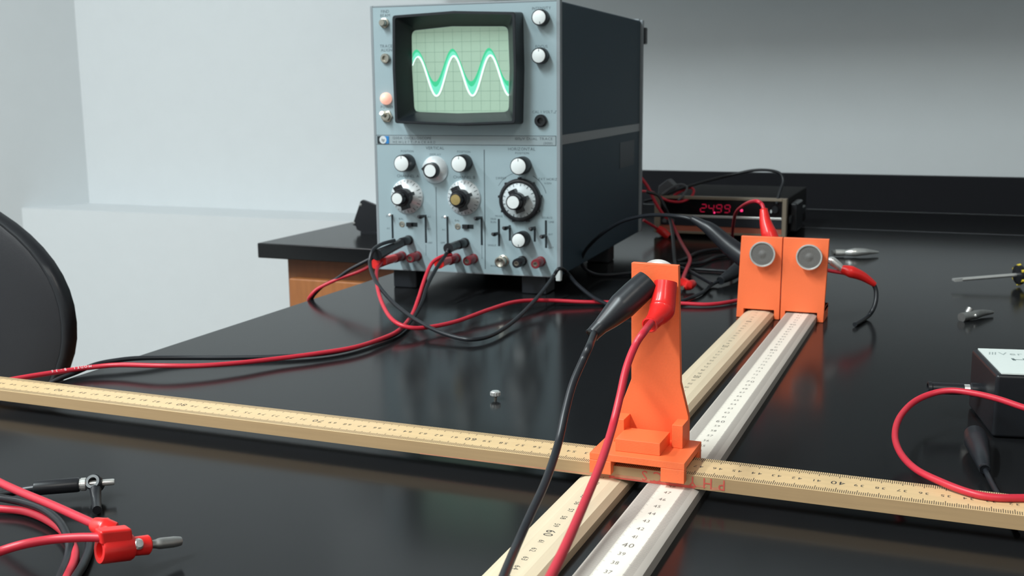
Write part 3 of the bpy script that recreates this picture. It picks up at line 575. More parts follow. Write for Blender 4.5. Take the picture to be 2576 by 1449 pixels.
# ------------------------------------------------------------------ cables
PT = {
 'a_black_plug': [(-40.79, 55.75, 5.21), (-40.72, 54.14, 5.05), (-40.63, 52.28, 4.9), (-40.51, 50.25, 4.75)],
 'a_red_plug': [(-41.56, 55.7, 3.59), (-41.3, 53.43, 3.69), (-40.94, 50.73, 3.78)],
 'red_hang': [(-40.71, 51.54, 4.08), (-42.8, 50.76, 2.96), (-44.92, 50.01, 2.15), (-46.84, 49.29, 1.18), (-47.6, 48.96, 0.38), (-48.3, 49.71, -0.29), (-48.6, 50.29, -1.83)],
 'black_hang': [(-40.8, 50.94, 4.8), (-41.62, 50.75, 4.23), (-43.67, 50.3, 3.14), (-45.12, 49.97, 2.14), (-46.37, 49.69, 1.51), (-47.21, 49.49, 0.76), (-47.6, 49.39, 0.26), (-48.3, 50.23, -0.39), (-48.6, 50.81, -1.93)],
 'red_far': [(-40.73, 51.74, 3.92), (-39.89, 48.97, 3.39), (-37.62, 45.05, 2.41), (-34.86, 41.12, 1.61), (-32.06, 37.74, 1.2), (-30.35, 37.39, 0.8), (-29.23, 38.94, 0.6), (-28.01, 42.03, 0.6), (-27.02, 46.85, 0.8), (-25.86, 50.83, 0.9), (-23.76, 53.87, 0.6), (-20.57, 55.24, 0.4), (-17.4, 56.69, 0.3), (-12.23, 58.09, 0.3), (-9.28, 58.76, 0.25), (-7.42, 60.92, 0.25), (-6.31, 63.3, 0.25)],
 'black_loop': [(-40.62, 54.15, 5.71), (-40.76, 51.74, 5.65), (-40.65, 49.74, 5.29), (-40.49, 48.75, 4.18), (-38.75, 46.51, 3.06), (-35.91, 43.81, 1.98), (-32.64, 41.07, 1.23), (-28.74, 37.97, 0.8), (-25.87, 36.64, 0.5), (-24.06, 36.65, 0.4), (-23.22, 38.88, 0.4), (-23.42, 43.82, 0.5), (-23.83, 48.77, 0.92), (-24.26, 53.57, 1.56), (-24.64, 57.4, 2.25), (-24.15, 57.93, 3.08), (-24.38, 60.72, 2.31), (-22.48, 58.43, 1.56), (-19.87, 55.56, 0.9), (-17.52, 53.19, 0.7), (-15.06, 51.45, 0.25), (-12.54, 50.45, 0.25)],
 'b_black_plug': [(-34.52, 56.12, 5.23), (-34.43, 54.87, 5.24), (-34.32, 53.62, 5.25)],
 'b_red_plug': [(-35.47, 56.06, 3.64), (-35.19, 54.37, 3.77), (-34.86, 52.59, 3.85)],
 'red_left': [(-34.13, 53.93, 4.61), (-34.68, 52.6, 4.5), (-35.19, 51.57, 3.95), (-34.63, 48.92, 2.9), (-33.7, 45.67, 1.6), (-32.98, 42.86, 0.6), (-31.34, 37.3, 0.5), (-31.16, 33.93, 0.5), (-31.73, 30.36, 0.5), (-33.35, 27.6, 0.5), (-35.33, 25.07, 0.5), (-37.15, 22.5, 0.6), (-39.2, 20.41, 0.7), (-41.75, 19.06, 0.8), (-45.02, 18.54, 0.7), (-46.78, 17.55, 0.6), (-48.21, 15.84, 0.55), (-49.61, 13.81, 0.5), (-50.78, 12.01, 0.4)],
 'black_left': [(-34.23, 53.53, 5.19), (-34.4, 53.12, 4.64), (-34.24, 50.77, 3.72), (-33.83, 47.9, 2.54), (-33.14, 45.22, 1.34), (-32.79, 42.88, 0.5), (-31.46, 37.29, 0.25), (-31.75, 33.62, 0.25), (-32.46, 30.33, 0.25), (-34.0, 28.04, 0.25), (-36.82, 26.16, 0.25), (-40.09, 24.47, 0.3), (-43.07, 22.95, 0.4), (-45.36, 21.11, 0.6), (-46.57, 19.85, 0.6), (-47.41, 18.64, 0.5), (-47.65, 16.82, 0.3), (-47.46, 14.65, 0.25), (-46.33, 11.63, 0.25)],
 'near_red_boot': [(-1.17, 10.5, 10.84), (-1.17, 10.2, 10.11), (-1.18, 9.8, 9.49), (-1.3, 9.0, 9.17), (-1.4, 8.3, 8.98)],
 'near_red_wire': [(-1.36, 8.6, 9.08), (-0.76, 5.07, 9.4), (-1.01, 4.32, 8.85), (-1.15, 3.3, 7.94), (-1.12, 2.14, 6.81), (-1.11, 0.9, 5.66), (-0.53, -2.43, 5.31), (0.09, -6.25, 5.17), (0.85, -10.45, 5.3), (1.46, -14.01, 5.46), (2.09, -17.52, 5.84)],
 'near_black_boot': [(-2.08, 10.4, 10.8), (-2.58, 9.9, 10.29), (-3.15, 9.3, 9.66), (-3.64, 8.8, 9.11), (-4.05, 8.4, 8.68), (-4.39, 8.0, 8.28)],
 'near_black_wire': [(-4.27, 8.1, 8.39), (-3.15, 3.97, 8.77), (-3.27, 3.26, 8.15), (-3.42, 2.22, 7.23), (-3.4, 1.05, 6.12), (-3.32, -0.14, 4.98), (-2.94, -2.72, 4.22), (-2.65, -5.42, 3.65), (-2.33, -7.75, 3.27), (-1.58, -10.69, 3.53), (-0.53, -14.56, 3.98)],
 'far_black_boot': [(-5.41, 56.6, 5.23), (-6.98, 57.0, 6.22), (-8.77, 57.4, 7.59), (-9.77, 57.6, 8.13), (-10.77, 57.8, 8.6)],
 'far_black_wire': [(-10.37, 57.7, 8.43), (-11.97, 58.0, 8.72), (-14.88, 60.2, 8.54), (-17.38, 61.94, 8.03), (-19.72, 63.51, 7.16), (-22.19, 65.28, 5.61), (-24.26, 66.9, 3.82), (-25.23, 68.06, 2.3), (-25.08, 69.39, 1.1), (-24.21, 71.69, 0.25), (-21.93, 73.34, 0.25), (-19.49, 76.21, 0.25), (-16.43, 78.76, 0.25), (-13.25, 78.96, 0.25), (-10.43, 78.45, 0.25)],
 'far_red_boot': [(-2.95, 56.8, 6.65), (-3.41, 57.0, 7.59), (-3.82, 57.3, 8.64), (-4.05, 57.6, 9.7)],
 'far_red_wire': [(-4.0, 57.6, 9.52), (-4.31, 58.0, 10.13), (-5.07, 59.0, 10.3), (-7.43, 66.93, 9.15), (-10.07, 76.08, 7.3), (-12.03, 84.85, 5.0), (-13.91, 94.04, 2.36), (-15.14, 100.79, 0.3)],
 'mid_black_boot': [(-9.48, 77.52, 1.3), (-9.73, 73.61, 1.0), (-10.49, 70.45, 0.6)],
 'mid_black_wire': [(-10.47, 70.98, 0.6), (-11.21, 69.47, 0.25), (-11.17, 64.58, 0.25), (-11.74, 60.94, 0.25), (-12.34, 58.53, 0.25), (-13.14, 54.1, 0.25)],
 'mid_black_wire2': [(-10.83, 67.67, 0.7), (-13.05, 71.96, 0.6), (-15.05, 75.84, 0.5), (-16.75, 78.58, 0.4), (-18.94, 81.3, 0.25)],
 'mid_black_wire3': [(-18.56, 84.01, 0.25), (-18.12, 86.83, 0.25), (-17.95, 91.45, 0.25), (-17.07, 94.32, 0.25), (-15.61, 95.93, 0.25), (-13.46, 94.05, 0.25)],
 'mid_black_wire4': [(-20.26, 80.85, 0.25), (-18.13, 81.89, 0.25), (-15.69, 83.69, 0.25), (-14.91, 88.95, 0.25), (-12.66, 92.51, 0.25)],
 'meter_red': [(-27.57, 100.0, 8.88), (-26.65, 100.33, 7.54), (-25.61, 100.64, 5.39), (-24.57, 101.0, 3.77), (-23.74, 101.0, 3.25), (-23.1, 100.0, 2.69), (-19.74, 90.75, 1.73), (-16.92, 83.13, 1.22), (-16.05, 80.08, 1.0), (-15.2, 74.95, 0.9), (-14.04, 68.42, 0.9), (-13.44, 66.15, 0.8)],
 'meter_red_plug': [(-13.67, 67.09, 0.8), (-12.93, 65.93, 0.7), (-12.68, 67.02, 0.7)],
 'meter_black': [(-26.83, 100.0, 7.02), (-25.31, 100.49, 6.49), (-24.48, 100.54, 5.16), (-23.62, 100.5, 3.32), (-21.5, 93.68, 2.09), (-19.63, 86.89, 1.05), (-18.21, 81.82, 0.4), (-16.77, 77.15, 0.25)],
 'meter_loop_red': [(-29.67, 108.0, 6.3), (-27.94, 107.2, 6.25), (-26.01, 106.0, 5.52), (-24.95, 106.76, 5.09), (-23.75, 107.68, 5.03), (-22.7, 108.68, 5.59), (-22.45, 109.26, 6.44), (-23.04, 109.32, 6.86), (-24.14, 109.17, 6.4), (-25.23, 109.0, 5.71)],
 'meter_loop_black': [(-26.71, 108.0, 5.87), (-25.35, 108.23, 6.9), (-24.14, 108.41, 7.36), (-23.22, 108.4, 6.94), (-23.59, 107.66, 5.88), (-24.16, 107.0, 5.25)],
 'meter_arch': [(-10.72, 108.0, 5.01), (-10.45, 109.01, 6.66), (-10.19, 109.83, 7.96), (-10.71, 110.2, 9.01), (-12.18, 110.18, 9.42), (-14.32, 110.0, 9.39), (-16.73, 109.71, 8.87), (-19.42, 109.38, 8.17), (-22.13, 109.02, 7.36), (-24.87, 108.64, 6.43), (-27.07, 108.31, 5.44), (-29.3, 108.0, 4.84)],
 'floor_red': [(-28.28, 104.0, 2.65), (-27.34, 105.19, 1.82), (-26.69, 106.0, 1.25)],
 'floor_red_plug': [(-26.69, 106.0, 1.25), (-25.94, 106.0, 0.83), (-25.13, 106.0, 0.19)],
 'rh_jaw': [(1.79, 58.0, 5.13), (2.14, 58.0, 5.15), (2.79, 58.0, 4.7), (3.22, 58.0, 4.29)],
 'rh_red_boot': [(3.07, 58.0, 4.46), (3.85, 58.0, 4.25), (4.86, 58.5, 3.79), (5.88, 59.0, 3.03)],
 'rh_red_wire': [(1.4, 58.0, 4.34), (2.11, 58.0, 4.23), (3.16, 58.0, 4.1), (3.86, 58.0, 3.96)],
 'rh_black_wire': [(5.67, 59.0, 3.24), (6.01, 59.0, 2.53), (6.08, 58.6, 1.61), (5.88, 58.13, 0.84), (5.44, 57.61, 0.25), (4.74, 53.91, 0.25)],
 'silver_clip': [(-1.48, 95.57, 0.5), (-0.47, 95.91, 0.5), (-0.38, 95.94, 0.5), (0.84, 95.99, 0.6), (1.95, 96.72, 0.6), (3.43, 98.3, 0.4)],
 'small_clip': [(13.34, 59.74, 0.35), (13.93, 60.44, 0.4), (14.45, 60.93, 0.45), (15.06, 62.17, 0.4), (15.98, 63.41, 0.3)],
 'screwdriver': [(12.36, 77.11, 0.85), (18.39, 80.09, 1.25), (19.19, 80.59, 1.3), (24.13, 85.01, 1.3)],
 'box_plug': [(11.81, 28.96, 2.0), (13.73, 29.25, 2.0), (13.97, 29.23, 2.0), (15.41, 29.26, 2.0)],
 'box_clip': [(14.35, 22.02, 0.8), (14.46, 20.65, 0.8), (14.67, 18.3, 0.75), (14.84, 16.98, 0.5)],
 'box_jaw': [(14.44, 21.26, 0.8), (14.1, 21.92, 0.85), (13.88, 21.99, 0.9)],
 'box_clip_wire': [(14.8, 17.38, 0.5), (15.11, 16.05, 0.25), (15.49, 13.7, 0.25), (16.24, 9.8, 0.25)],
 'right_red': [(18.04, 20.5, 2.86), (16.79, 21.4, 2.89), (15.45, 22.4, 3.0), (14.18, 23.2, 3.0), (12.88, 23.6, 2.94), (11.79, 23.4, 2.67), (10.85, 22.4, 2.3), (10.25, 20.3, 1.91), (10.19, 17.5, 1.67), (10.67, 14.5, 1.64), (11.56, 11.83, 1.75), (12.8, 10.49, 1.7), (13.89, 9.76, 1.63), (14.77, 9.5, 1.6), (15.64, 9.61, 1.6), (17.55, 10.39, 1.6)],
 'bl_red1': [(-32.75, -5.66, 2.0), (-30.1, -6.64, 2.0), (-27.62, -7.56, 2.1), (-25.23, -8.24, 2.1), (-22.87, -8.99, 2.1), (-21.31, -9.48, 2.1)],
 'bl_red1_boot': [(-21.73, -9.35, 2.1), (-21.13, -9.39, 2.0), (-20.66, -9.19, 1.9)],
 'bl_red2': [(-24.35, -13.37, 1.6), (-24.04, -12.41, 1.7), (-23.29, -11.82, 1.9), (-22.46, -11.08, 1.95), (-21.4, -10.57, 2.0), (-20.47, -10.22, 2.0)],
 'bl_body': [(-20.59, -10.34, 1.45), (-19.98, -9.08, 1.2), (-19.65, -8.3, 1.05)],
 'bl_pin': [(-19.9, -8.02, 0.9), (-19.52, -7.83, 0.9), (-19.0, -7.18, 0.8)],
 'bl_screw': [(-19.67, -8.92, 1.0), (-19.53, -9.09, 1.0)],
 'bl_red3': [(-32.32, -6.25, 0.25), (-31.05, -5.94, 0.25), (-29.67, -5.76, 0.25), (-28.0, -6.13, 0.25), (-26.04, -6.98, 0.25), (-24.21, -8.19, 0.25), (-23.0, -9.38, 0.25), (-21.96, -10.92, 0.25), (-20.94, -12.61, 0.25)],
 'bl_black1': [(-33.24, -5.37, 0.6), (-31.53, -5.45, 0.6), (-29.86, -5.52, 0.6), (-28.18, -5.91, 0.6), (-26.3, -6.81, 0.55), (-24.46, -8.18, 0.5), (-23.57, -9.13, 0.25), (-22.22, -11.02, 0.25), (-21.09, -12.67, 0.25)],
 'bl_black2': [(-23.82, -7.55, 0.25), (-23.05, -8.46, 0.25), (-22.18, -9.74, 0.25), (-21.61, -10.78, 0.25), (-20.63, -12.49, 0.25)],
 'bl_plug': [(-30.5, -4.17, 0.8), (-28.7, -2.92, 0.8)],
 'bl_plug_ring': [(-28.63, -2.83, 0.8), (-28.43, -2.7, 0.8)],
 'bl_plug_pin': [(-27.7, -2.23, 0.8), (-27.28, -1.88, 0.8)],
 'bl_cross': [(-28.17, -2.41, 0.8), (-27.19, -3.52, 0.5), (-25.62, -5.07, 0.4)],
 'bl_plug_wire': [(-30.44, -4.15, 0.8), (-31.16, -4.5, 0.7), (-31.85, -5.15, 0.6), (-32.67, -5.9, 0.5)],
 'nut': [(-15.81, 21.94, 0.0)],
}
WR = 0.185
def lead(name, label, cat, wires, boots=(), org=None, group=None, wr=WR):
    p0 = PT[wires[0][0]] if isinstance(wires[0][0], str) else wires[0][0]
    o = org or tuple(p0[len(p0) // 2][:2]) + (0.0,)
    t = thing(name, label, cat, o, group=group)
    for w in wires: B().tube(PT[w[0]], w[2] if len(w) > 2 else wr, w[1]).build('wire', t)
    return t
def boot(t, path, rad, m, name='plug_body', hole=True):
    return B().tube(PT[path], rad, m, seg=20).build(name, t)
def flare(path, rs):  # radii spread evenly over a path
    n = len(PT[path]); return [rs[min(len(rs) - 1, round(i * (len(rs) - 1) / (n - 1)))] for i in range(n)]

t = lead('test_lead', 'red test lead from the left input hanging over the table edge', 'test lead', [('red_hang', 'red_wire')])
b = boot(t, 'a_red_plug', [0.44, 0.46, 0.52], 'red_plastic')
t = lead('test_lead', 'black test lead hanging over the table edge behind a red one', 'test lead', [('black_hang', 'black_rubber')])
t = lead('test_lead', 'black test lead looping in front of the oscilloscope and draped over its lower right corner', 'test lead', [('black_loop', 'black_rubber')])
b = boot(t, 'a_black_plug', [0.46, 0.44, 0.50, 0.56], 'black_plastic')
t = lead('test_lead', 'long red test lead running across the black worktop to the far orange holders', 'test lead', [('red_far', 'red_wire')])
B().tube([(-40.73, 51.74, 3.62), (-40.73, 51.74, 4.3)], 0.42, 'red_plastic', sub=1, seg=20).build('plug_body', t)
t = lead('test_lead', 'red test lead with white printing sweeping left past the crossing meter stick', 'test lead', [('red_left', 'red_wire')])
b = boot(t, 'b_red_plug', [0.44, 0.46, 0.52], 'red_plastic')
# white printing on the left stretch of that lead
P_, _ = smooth(PT['red_left'], 0.2, 8)
pr = B(); txt = 'MODEL B-36'
iA = min(range(len(P_)), key=lambda i: (P_[i] - Vector(PT['red_left'][15])).length)
iB = min(range(len(P_)), key=lambda i: (P_[i] - Vector(PT['red_left'][16])).length)
pa = P_[iA] + (P_[iB] - P_[iA]) * 0.02
cv = Vector((13.0, -45.3, 20.8))
acc = 0.0; i = iA
for chh in txt:
    if chh != ' ':
        j = i; rem = acc
        while j < len(P_) - 2 and rem > (P_[j + 1] - P_[j]).length: rem -= (P_[j + 1] - P_[j]).length; j += 1
        d = (P_[j + 1] - P_[j]).normalized(); q = P_[j] + d * rem
        nn = Vector((0.35, -0.6, 0.75)); nn = (nn - d * nn.dot(d)).normalized(); up = nn.cross(d)
        pr.text(chh, q + nn * (WR + 0.004) - up * 0.11, d, up, 0.22, 'print_white', 'l', xs=0.9)
    acc += 0.30
pr.build('printing', t)
t = lead('test_lead', 'black test lead running beside the red one to the left edge', 'test lead', [('black_left', 'black_rubber')])
b = boot(t, 'b_black_plug', [0.46, 0.44, 0.52], 'black_plastic')

def clip_lead(label, wirep, bootp, wm, bm_, rads, tip=None, jaw=True, wr=WR):
    t = lead('clip_lead', label, 'clip lead', [(wirep, wm)], wr=wr)
    bt = B().tube(PT[bootp], flare(bootp, rads), bm_, seg=24, sub=10).build('clip_boot', t)
    a, b_ = Vector(PT[bootp][0]), Vector(PT[bootp][1]); d = (a - b_).normalized()
    if jaw: B().tube([a - d * 0.2, a + d * 0.35, a + d * 0.6], [0.3, 0.22, 0.12], 'steel', sub=2).build('jaw', bt)
    # collar where the wire leaves the boot
    e = Vector(PT[bootp][-1]); e2 = Vector(PT[bootp][-2]); dd = (e - e2).normalized()
    B().lathe([(rads[-1] * 1.05, -0.12), (rads[-1] * 1.12, 0.02), (rads[-1] * 0.9, 0.05), (rads[-1] * 0.8, -0.1)], e, dd, bm_, 20).build('collar', bt)
    return t
clip_lead('red clip lead on the near orange holder, running down toward the camera', 'near_red_wire', 'near_red_boot', 'red_wire', 'red_plastic', [0.60, 0.62, 0.68, 0.46, 0.38], jaw=False)
clip_lead('black clip lead on the near orange holder, running down beside the red wire', 'near_black_wire', 'near_black_boot', 'black_rubber', 'black_rubber', [0.70, 0.74, 0.74, 0.58, 0.42, 0.36], jaw=False)
clip_lead('black clip lead arching up from the far orange holders in front of the oscilloscope', 'far_black_wire', 'far_black_boot', 'black_rubber', 'black_rubber', [0.95, 0.85, 0.66, 0.46, 0.28])
clip_lead('red clip lead standing up behind the left far orange holder', 'far_red_wire', 'far_red_boot', 'red_wire', 'red_plastic', [0.74, 0.72, 0.52, 0.34])
t = clip_lead('black clip lead lying on the worktop behind the left far holder', 'mid_black_wire', 'mid_black_boot', 'black_rubber', 'black_rubber', [0.85, 0.72, 0.4])
for k, lab in (('mid_black_wire2', 'short black cable crossing another behind the near orange holder'), ('mid_black_wire3', 'black cable curving on the worktop in front of the digital meter'), ('mid_black_wire4', 'black cable lying between the near holder and the far holders')):
    lead('black_cable', lab, 'cable', [(k, 'black_rubber')], wr=0.2)

# ------------------------------------------------------------------ bench meter
dm = thing('digital_meter', 'beige framed digital bench meter with red digits on a black display', 'meter', (-18.6, 118, 0))
x0, x1, yF, yB, zb, zt = -27.8, -9.35, 108.0, 129.0, 0.45, 5.75
B().box(x0 + 0.15, x1 - 0.15, yF + 0.8, yB, zb + 0.1, zt - 0.1, 'brown_case').build('case', dm, bevel=0.15)
ff = B()
for a in ((x0, x0 + 0.85, zb, zt), (x1 - 0.6, x1, zb, zt), (x0 + 0.85, x1 - 0.6, zt - 0.42, zt), (x0 + 0.85, x1 - 0.6, zb, zb + 0.35)): ff.box(a[0], a[1], yF, yF + 1.2, a[2], a[3], 'beige_case')
ff.build('front_frame', dm, bevel=0.1)
B().box(x0 + 0.85, x1 - 0.6, yF + 0.45, yF + 0.9, zb + 0.35, zb + 1.15, 'salmon_band').build('lower_band', dm)  # salmon-coloured band along the bottom of the front
B().box(x0 + 0.85, x1 - 0.6, yF + 0.3, yF + 0.9, zb + 1.15, 2.75, 'slate_panel').build('control_panel', dm)
B().box(x0 + 0.85, x1 - 0.6, yF + 0.15, yF + 0.9, 2.75, 3.15, 'steel').build('chrome_bar', dm, bevel=0.1)
dp = B().box(x0 + 0.85, x1 - 0.6, yF + 0.4, yF + 0.9, 3.15, zt - 0.42, 'display_black').build('display_window', dm)
sg = B(); yD = yF + 0.385
SEG = {'2': 'abged', '4': 'fgbc', '9': 'abcdfg'}
def seg7(cx, cz, ch, w=0.36, h=0.52, th=0.055):
    q = {'a': (0, h), 'g': (0, 0), 'd': (0, -h), 'f': (-w, h / 2), 'b': (w, h / 2), 'e': (-w, -h / 2), 'c': (w, -h / 2)}
    for s_ in SEG[ch]:
        a, b_ = q[s_]; a += b_ * 0.15
        if s_ in 'agd': sg.box(cx + a - w * 0.75, cx + a + w * 0.75, yD - 0.02, yD, cz + b_ - th, cz + b_ + th, 'led_red')
        else: sg.box(cx + a - th, cx + a + th, yD - 0.02, yD, cz + b_ - h * 0.38, cz + b_ + h * 0.38, 'led_red')
for cx, c in ((-20.85, '2'), (-19.75, '4'), (-18.65, '9'), (-17.5, '9')): seg7(cx, 4.12, c)
sg.build('digits', dp)
B().lathe([(0.13, 0), (0.12, 0.05), (0, 0.06)], (-19.28, yD, 3.52), AX, 'led_bright', 14).build('decimal_point', dp)
B().lathe([(0.20, 0), (0.19, 0.08), (0.1, 0.14), (0, 0.15)], (-15.5, yD, 3.95), AX, 'led_bright', 16).build('indicator_lamp', dp)
B().lathe([(0.5, 0), (0.5, 0.1), (0.42, 0.5), (0, 0.5)], (-10.9, yF + 0.4, 4.2), AX, 'black_plastic', 24).build('jack', dm)
B().box(-11.55, -11.35, yF + 0.2, yF + 0.4, 3.75, 4.15, 'white_cap').build('toggle', dm)
for x in (-26.3, -25.2): B().lathe([(0.32, 0), (0.3, 0.3), (0, 0.32)], (x, yF + 0.3, 2.2), AX, 'grey_plastic', 20).build('button', dm)
hnd = B().box(x1 + 0.0, x1 + 1.0, yF + 3, yF + 9, 0.9, 4.9, 'black_plastic').box(x1, x1 + 0.5, yF + 1, yF + 16, 2.2, 3.4, 'black_plastic'); hnd.build('side_handle', dm, bevel=0.3)
for x in (x0 + 2, x1 - 2):
    for y in (yF + 2.5, yB - 2.5): B().lathe([(0.7, 0), (0.7, 0.56)], (x, y, 0), (0, 0, 1), 'black_rubber', 20).build('foot', dm)
# leads around the meter
t = lead('test_lead', 'red test lead trailing from the back of the oscilloscope to the worktop', 'test lead', [('meter_red', 'red_wire', 0.22)])
q = boot(t, 'meter_red_plug', [0.5, 0.55, 0.42], 'red_plastic'); B().tube([(-13.3, 66.0, 0.62), (-13.35, 65.2, 0.5)], 0.2, 'nickel', sub=1).build('pin', q)
lead('test_lead', 'black test lead trailing alongside a red one from the back of the oscilloscope', 'test lead', [('meter_black', 'black_rubber', 0.22)])
lead('test_lead', 'pinkish red cable loop resting on top of the digital meter', 'test lead', [('meter_loop_red', 'red_wire', 0.19)])
lead('test_lead', 'grey and black cable loop resting on top of the digital meter', 'test lead', [('meter_loop_black', 'grey_plastic', 0.16)])
lead('test_lead', 'black cable arching high over the digital meter display', 'test lead', [('meter_arch', 'black_rubber', 0.2)])
t = lead('test_lead', 'dark red banana lead lying left of the digital meter', 'test lead', [('floor_red', 'red_wire', 0.2)])
boot(t, 'floor_red_plug', [0.5, 0.62, 0.5], 'red_plastic')
cn = thing('cable_connector', 'grey angular cable connector resting beside the digital meter behind the oscilloscope', 'connector', (-26, 110, 5.75))
B().prism([(-27.6, 109, 5.76), (-26.4, 109, 5.76), (-25.2, 109, 6.2), (-25.0, 109, 6.9), (-26.2, 109, 8.0), (-27.5, 109, 7.0)][::-1], (0, 2.2, 0), 'grey_plastic').build('shell', cn, bevel=0.15)
B().lathe([(0.22, 0), (0.22, 0.7), (0.14, 0.75), (0, 0.75)], (-24.95, 110, 6.3), (1, 0, -0.1), 'white_cap', 16).build('tip', cn)

# ------------------------------------------------------------------ things behind and right of the far holders
t = thing('clip_lead', 'red and black clip lead gripping the right far holder from behind', 'clip lead', (4, 58, 0))
B().tube(PT['rh_black_wire'], 0.2, 'black_rubber').build('wire', t); B().tube(PT['rh_red_wire'], 0.17, 'red_wire').build('wire', t)
bt = B().tube(PT['rh_red_boot'], [0.36, 0.55, 0.42, 0.24], 'red_plastic', seg=20).build('clip_boot', t)
B().tube(PT['rh_jaw'], [0.22, 0.42, 0.36, 0.25], 'steel', seg=14).build('jaw', bt)
def metal_clip(name, label, path, rads, m):
    t = thing(name, label, 'clip', tuple(PT[path][2][:2]) + (0.0,))
    P = [Vector(p) for p in PT[path]]
    B().tube(PT[path], rads, m, seg=14, sub=4).build('clip_body', t)
    return t, P
t, P = metal_clip('alligator_clip', 'bright silver alligator clip lying behind the right far holder', 'silver_clip', [0.42, 0.42, 0.30, 0.52, 0.42, 0.12], 'steel')
B().tube([P[0] + Vector((-0.3, -0.3, 0)), P[0] + Vector((0.2, 0.1, 0.05))], 0.36, 'dull_metal', sub=1).build('screw', t)
t, P = metal_clip('alligator_clip', 'small dull alligator clip lying alone below the screwdriver', 'small_clip', [0.42, 0.40, 0.42, 0.32, 0.14], 'dull_metal')
B().tube([P[1] + Vector((-0.1, 0.2, 0.2)), P[1] + Vector((0.1, 0.4, 0.62))], 0.30, 'dull_metal', sub=1).build('thumb_tab', t)
B().lathe([(0.22, -0.25), (0.24, 0), (0.1, 0.25), (0, 0.27)], P[2] + Vector((0.0, -0.35, 0.0)), (0.1, -1, 0.2), 'steel', 16).build('rivet', t)
sd = thing('screwdriver', 'flat screwdriver with a yellow and black handle lying at the right edge', 'screwdriver', (18, 80, 0))
S0, S1 = Vector(PT['screwdriver'][0]), Vector(PT['screwdriver'][1]); ax = (S1 - S0).normalized()
sb = B().tube([S0 + ax * 0.9, S1 + ax * 0.6], 0.20, 'steel', sub=1, seg=16)
sb.loft([[S0 + ax * h + Vector((-ax.y, ax.x, 0)) * a * w + Vector((0, 0, 1)) * b_ * hh for a, b_ in ((-1, -1), (1, -1), (1, 1), (-1, 1))] for h, w, hh in ((0.0, 0.25, 0.10), (0.05, 0.27, 0.14), (0.5, 0.25, 0.16), (1.0, 0.17, 0.17))], 'steel')
sb.build('shaft', sd)
hd_ = B().lathe([(0.5, 0), (1.0, 0.12), (1.05, 0.5), (0.72, 0.9), (0.72, 1.3), (1.1, 1.9), (1.25, 3.2), (1.2, 8.0), (0.9, 9.0), (0, 9.2)], S1 + ax * 0.0, ax, 'black_plastic', 24).build('handle', sd)
for k in range(6):
    a = 2 * PI * (k + 0.5) / 6; u = Vector((-ax.y, ax.x, 0)).normalized(); w = ax.cross(u)
    r_ = u * math.cos(a) + w * math.sin(a)
    gp = B().tube([S1 + ax * 1.6 + r_ * 0.95, S1 + ax * 2.4 + r_ * 1.12, S1 + ax * 5 + r_ * 1.18, S1 + ax * 8 + r_ * 1.1], [0.2, 0.32, 0.32, 0.25], 'yellow_grip')
    gp.tube([S1 + ax * 0.15 + r_ * 0.95, S1 + ax * 0.5 + r_ * 1.0], 0.17, 'yellow_grip', sub=1)
    gp.build('grip', hd_)
nt = thing('thumb_nut', 'tiny shiny metal thumb screw standing alone on the black worktop', 'screw', (-15.81, 21.94, 0))
nb = B().lathe([(0.10, 0.0), (0.10, 0.16), (0.16, 0.20), (0.16, 0.26)], (-15.81, 21.94, 0), (0, 0, 1), 'nickel', 20); nb.build('shank', nt)
n2 = B().lathe([(0.26, 0.24), (0.33, 0.30), (0.33, 0.54), (0.26, 0.60), (0, 0.60)], (-15.81, 21.94, 0), (0, 0, 1), 'steel', 24)
for k in range(12):
    a = 2 * PI * k / 12; n2.tube([(-15.81 + 0.32 * math.cos(a), 21.94 + 0.32 * math.sin(a), 0.31), (-15.81 + 0.32 * math.cos(a), 21.94 + 0.32 * math.sin(a), 0.53)], 0.05, 'steel', sub=1, seg=8)
n2.build('knurled_head', nt)

# ------------------------------------------------------------------ black box at the right edge (local coords, origin at its near left bottom corner)
pb = thing('amplifier_box', 'black box with a white lettered top plate at the right edge', 'box', (15.35, 24.5, 0), rz=0.20, local=True)
B().box(0, 11.5, 0, 6.8, 0.05, 3.92, 'black_plastic').build('housing', pb, bevel=0.22, seg=3)
tp = B().box(0.32, 11.2, 0.12, 6.55, 3.92, 4.0, 'label_white')
for k in range(3): tp.add([(0.62 + 0.17 * k, 4.85, 4.006), (0.70 + 0.17 * k, 4.85, 4.006), (0.86 + 0.17 * k, 5.55, 4.006), (0.78 + 0.17 * k, 5.55, 4.006)], [(0, 1, 2, 3)], 'label_ink')
tp.text('Vernier', (1.22, 4.85, 4.0), (1, 0, 0), (0.12, 1, 0), 0.72, 'label_ink', 'l', lift=0.006, xs=0.85)
tp.box(1.72, 1.90, 3.4, 4.0, 4.0, 4.01, 'label_ink_dark'); tp.box(1.72, 2.45, 3.62, 3.74, 4.0, 4.01, 'label_ink_dark'); tp.box(2.40, 2.62, 3.35, 4.05, 4.0, 4.01, 'label_ink_dark')
tp.build('top_plate', pb)
for x, y in ((1, 1), (10.5, 1), (1, 5.8), (10.5, 5.8)): B().lathe([(0.5, 0), (0.5, 0.06)], (x, y, 0), (0, 0, 1), 'black_rubber', 16).build('foot', pb)
jk = B().lathe([(0.44, 0.0), (0.44, 0.6), (0.38, 0.66), (0.3, 0.66)], (0.02, 3.6, 2.0), (-1, 0, 0), 'black_plastic', 24).build('jack', pb)
pl = thing('banana_plug', 'black banana plug pointing left out of the white-topped black box', 'plug', (12.8, 29.0, 0))
A_, B_ = Vector(PT['box_plug'][0]), Vector(PT['box_plug'][1])
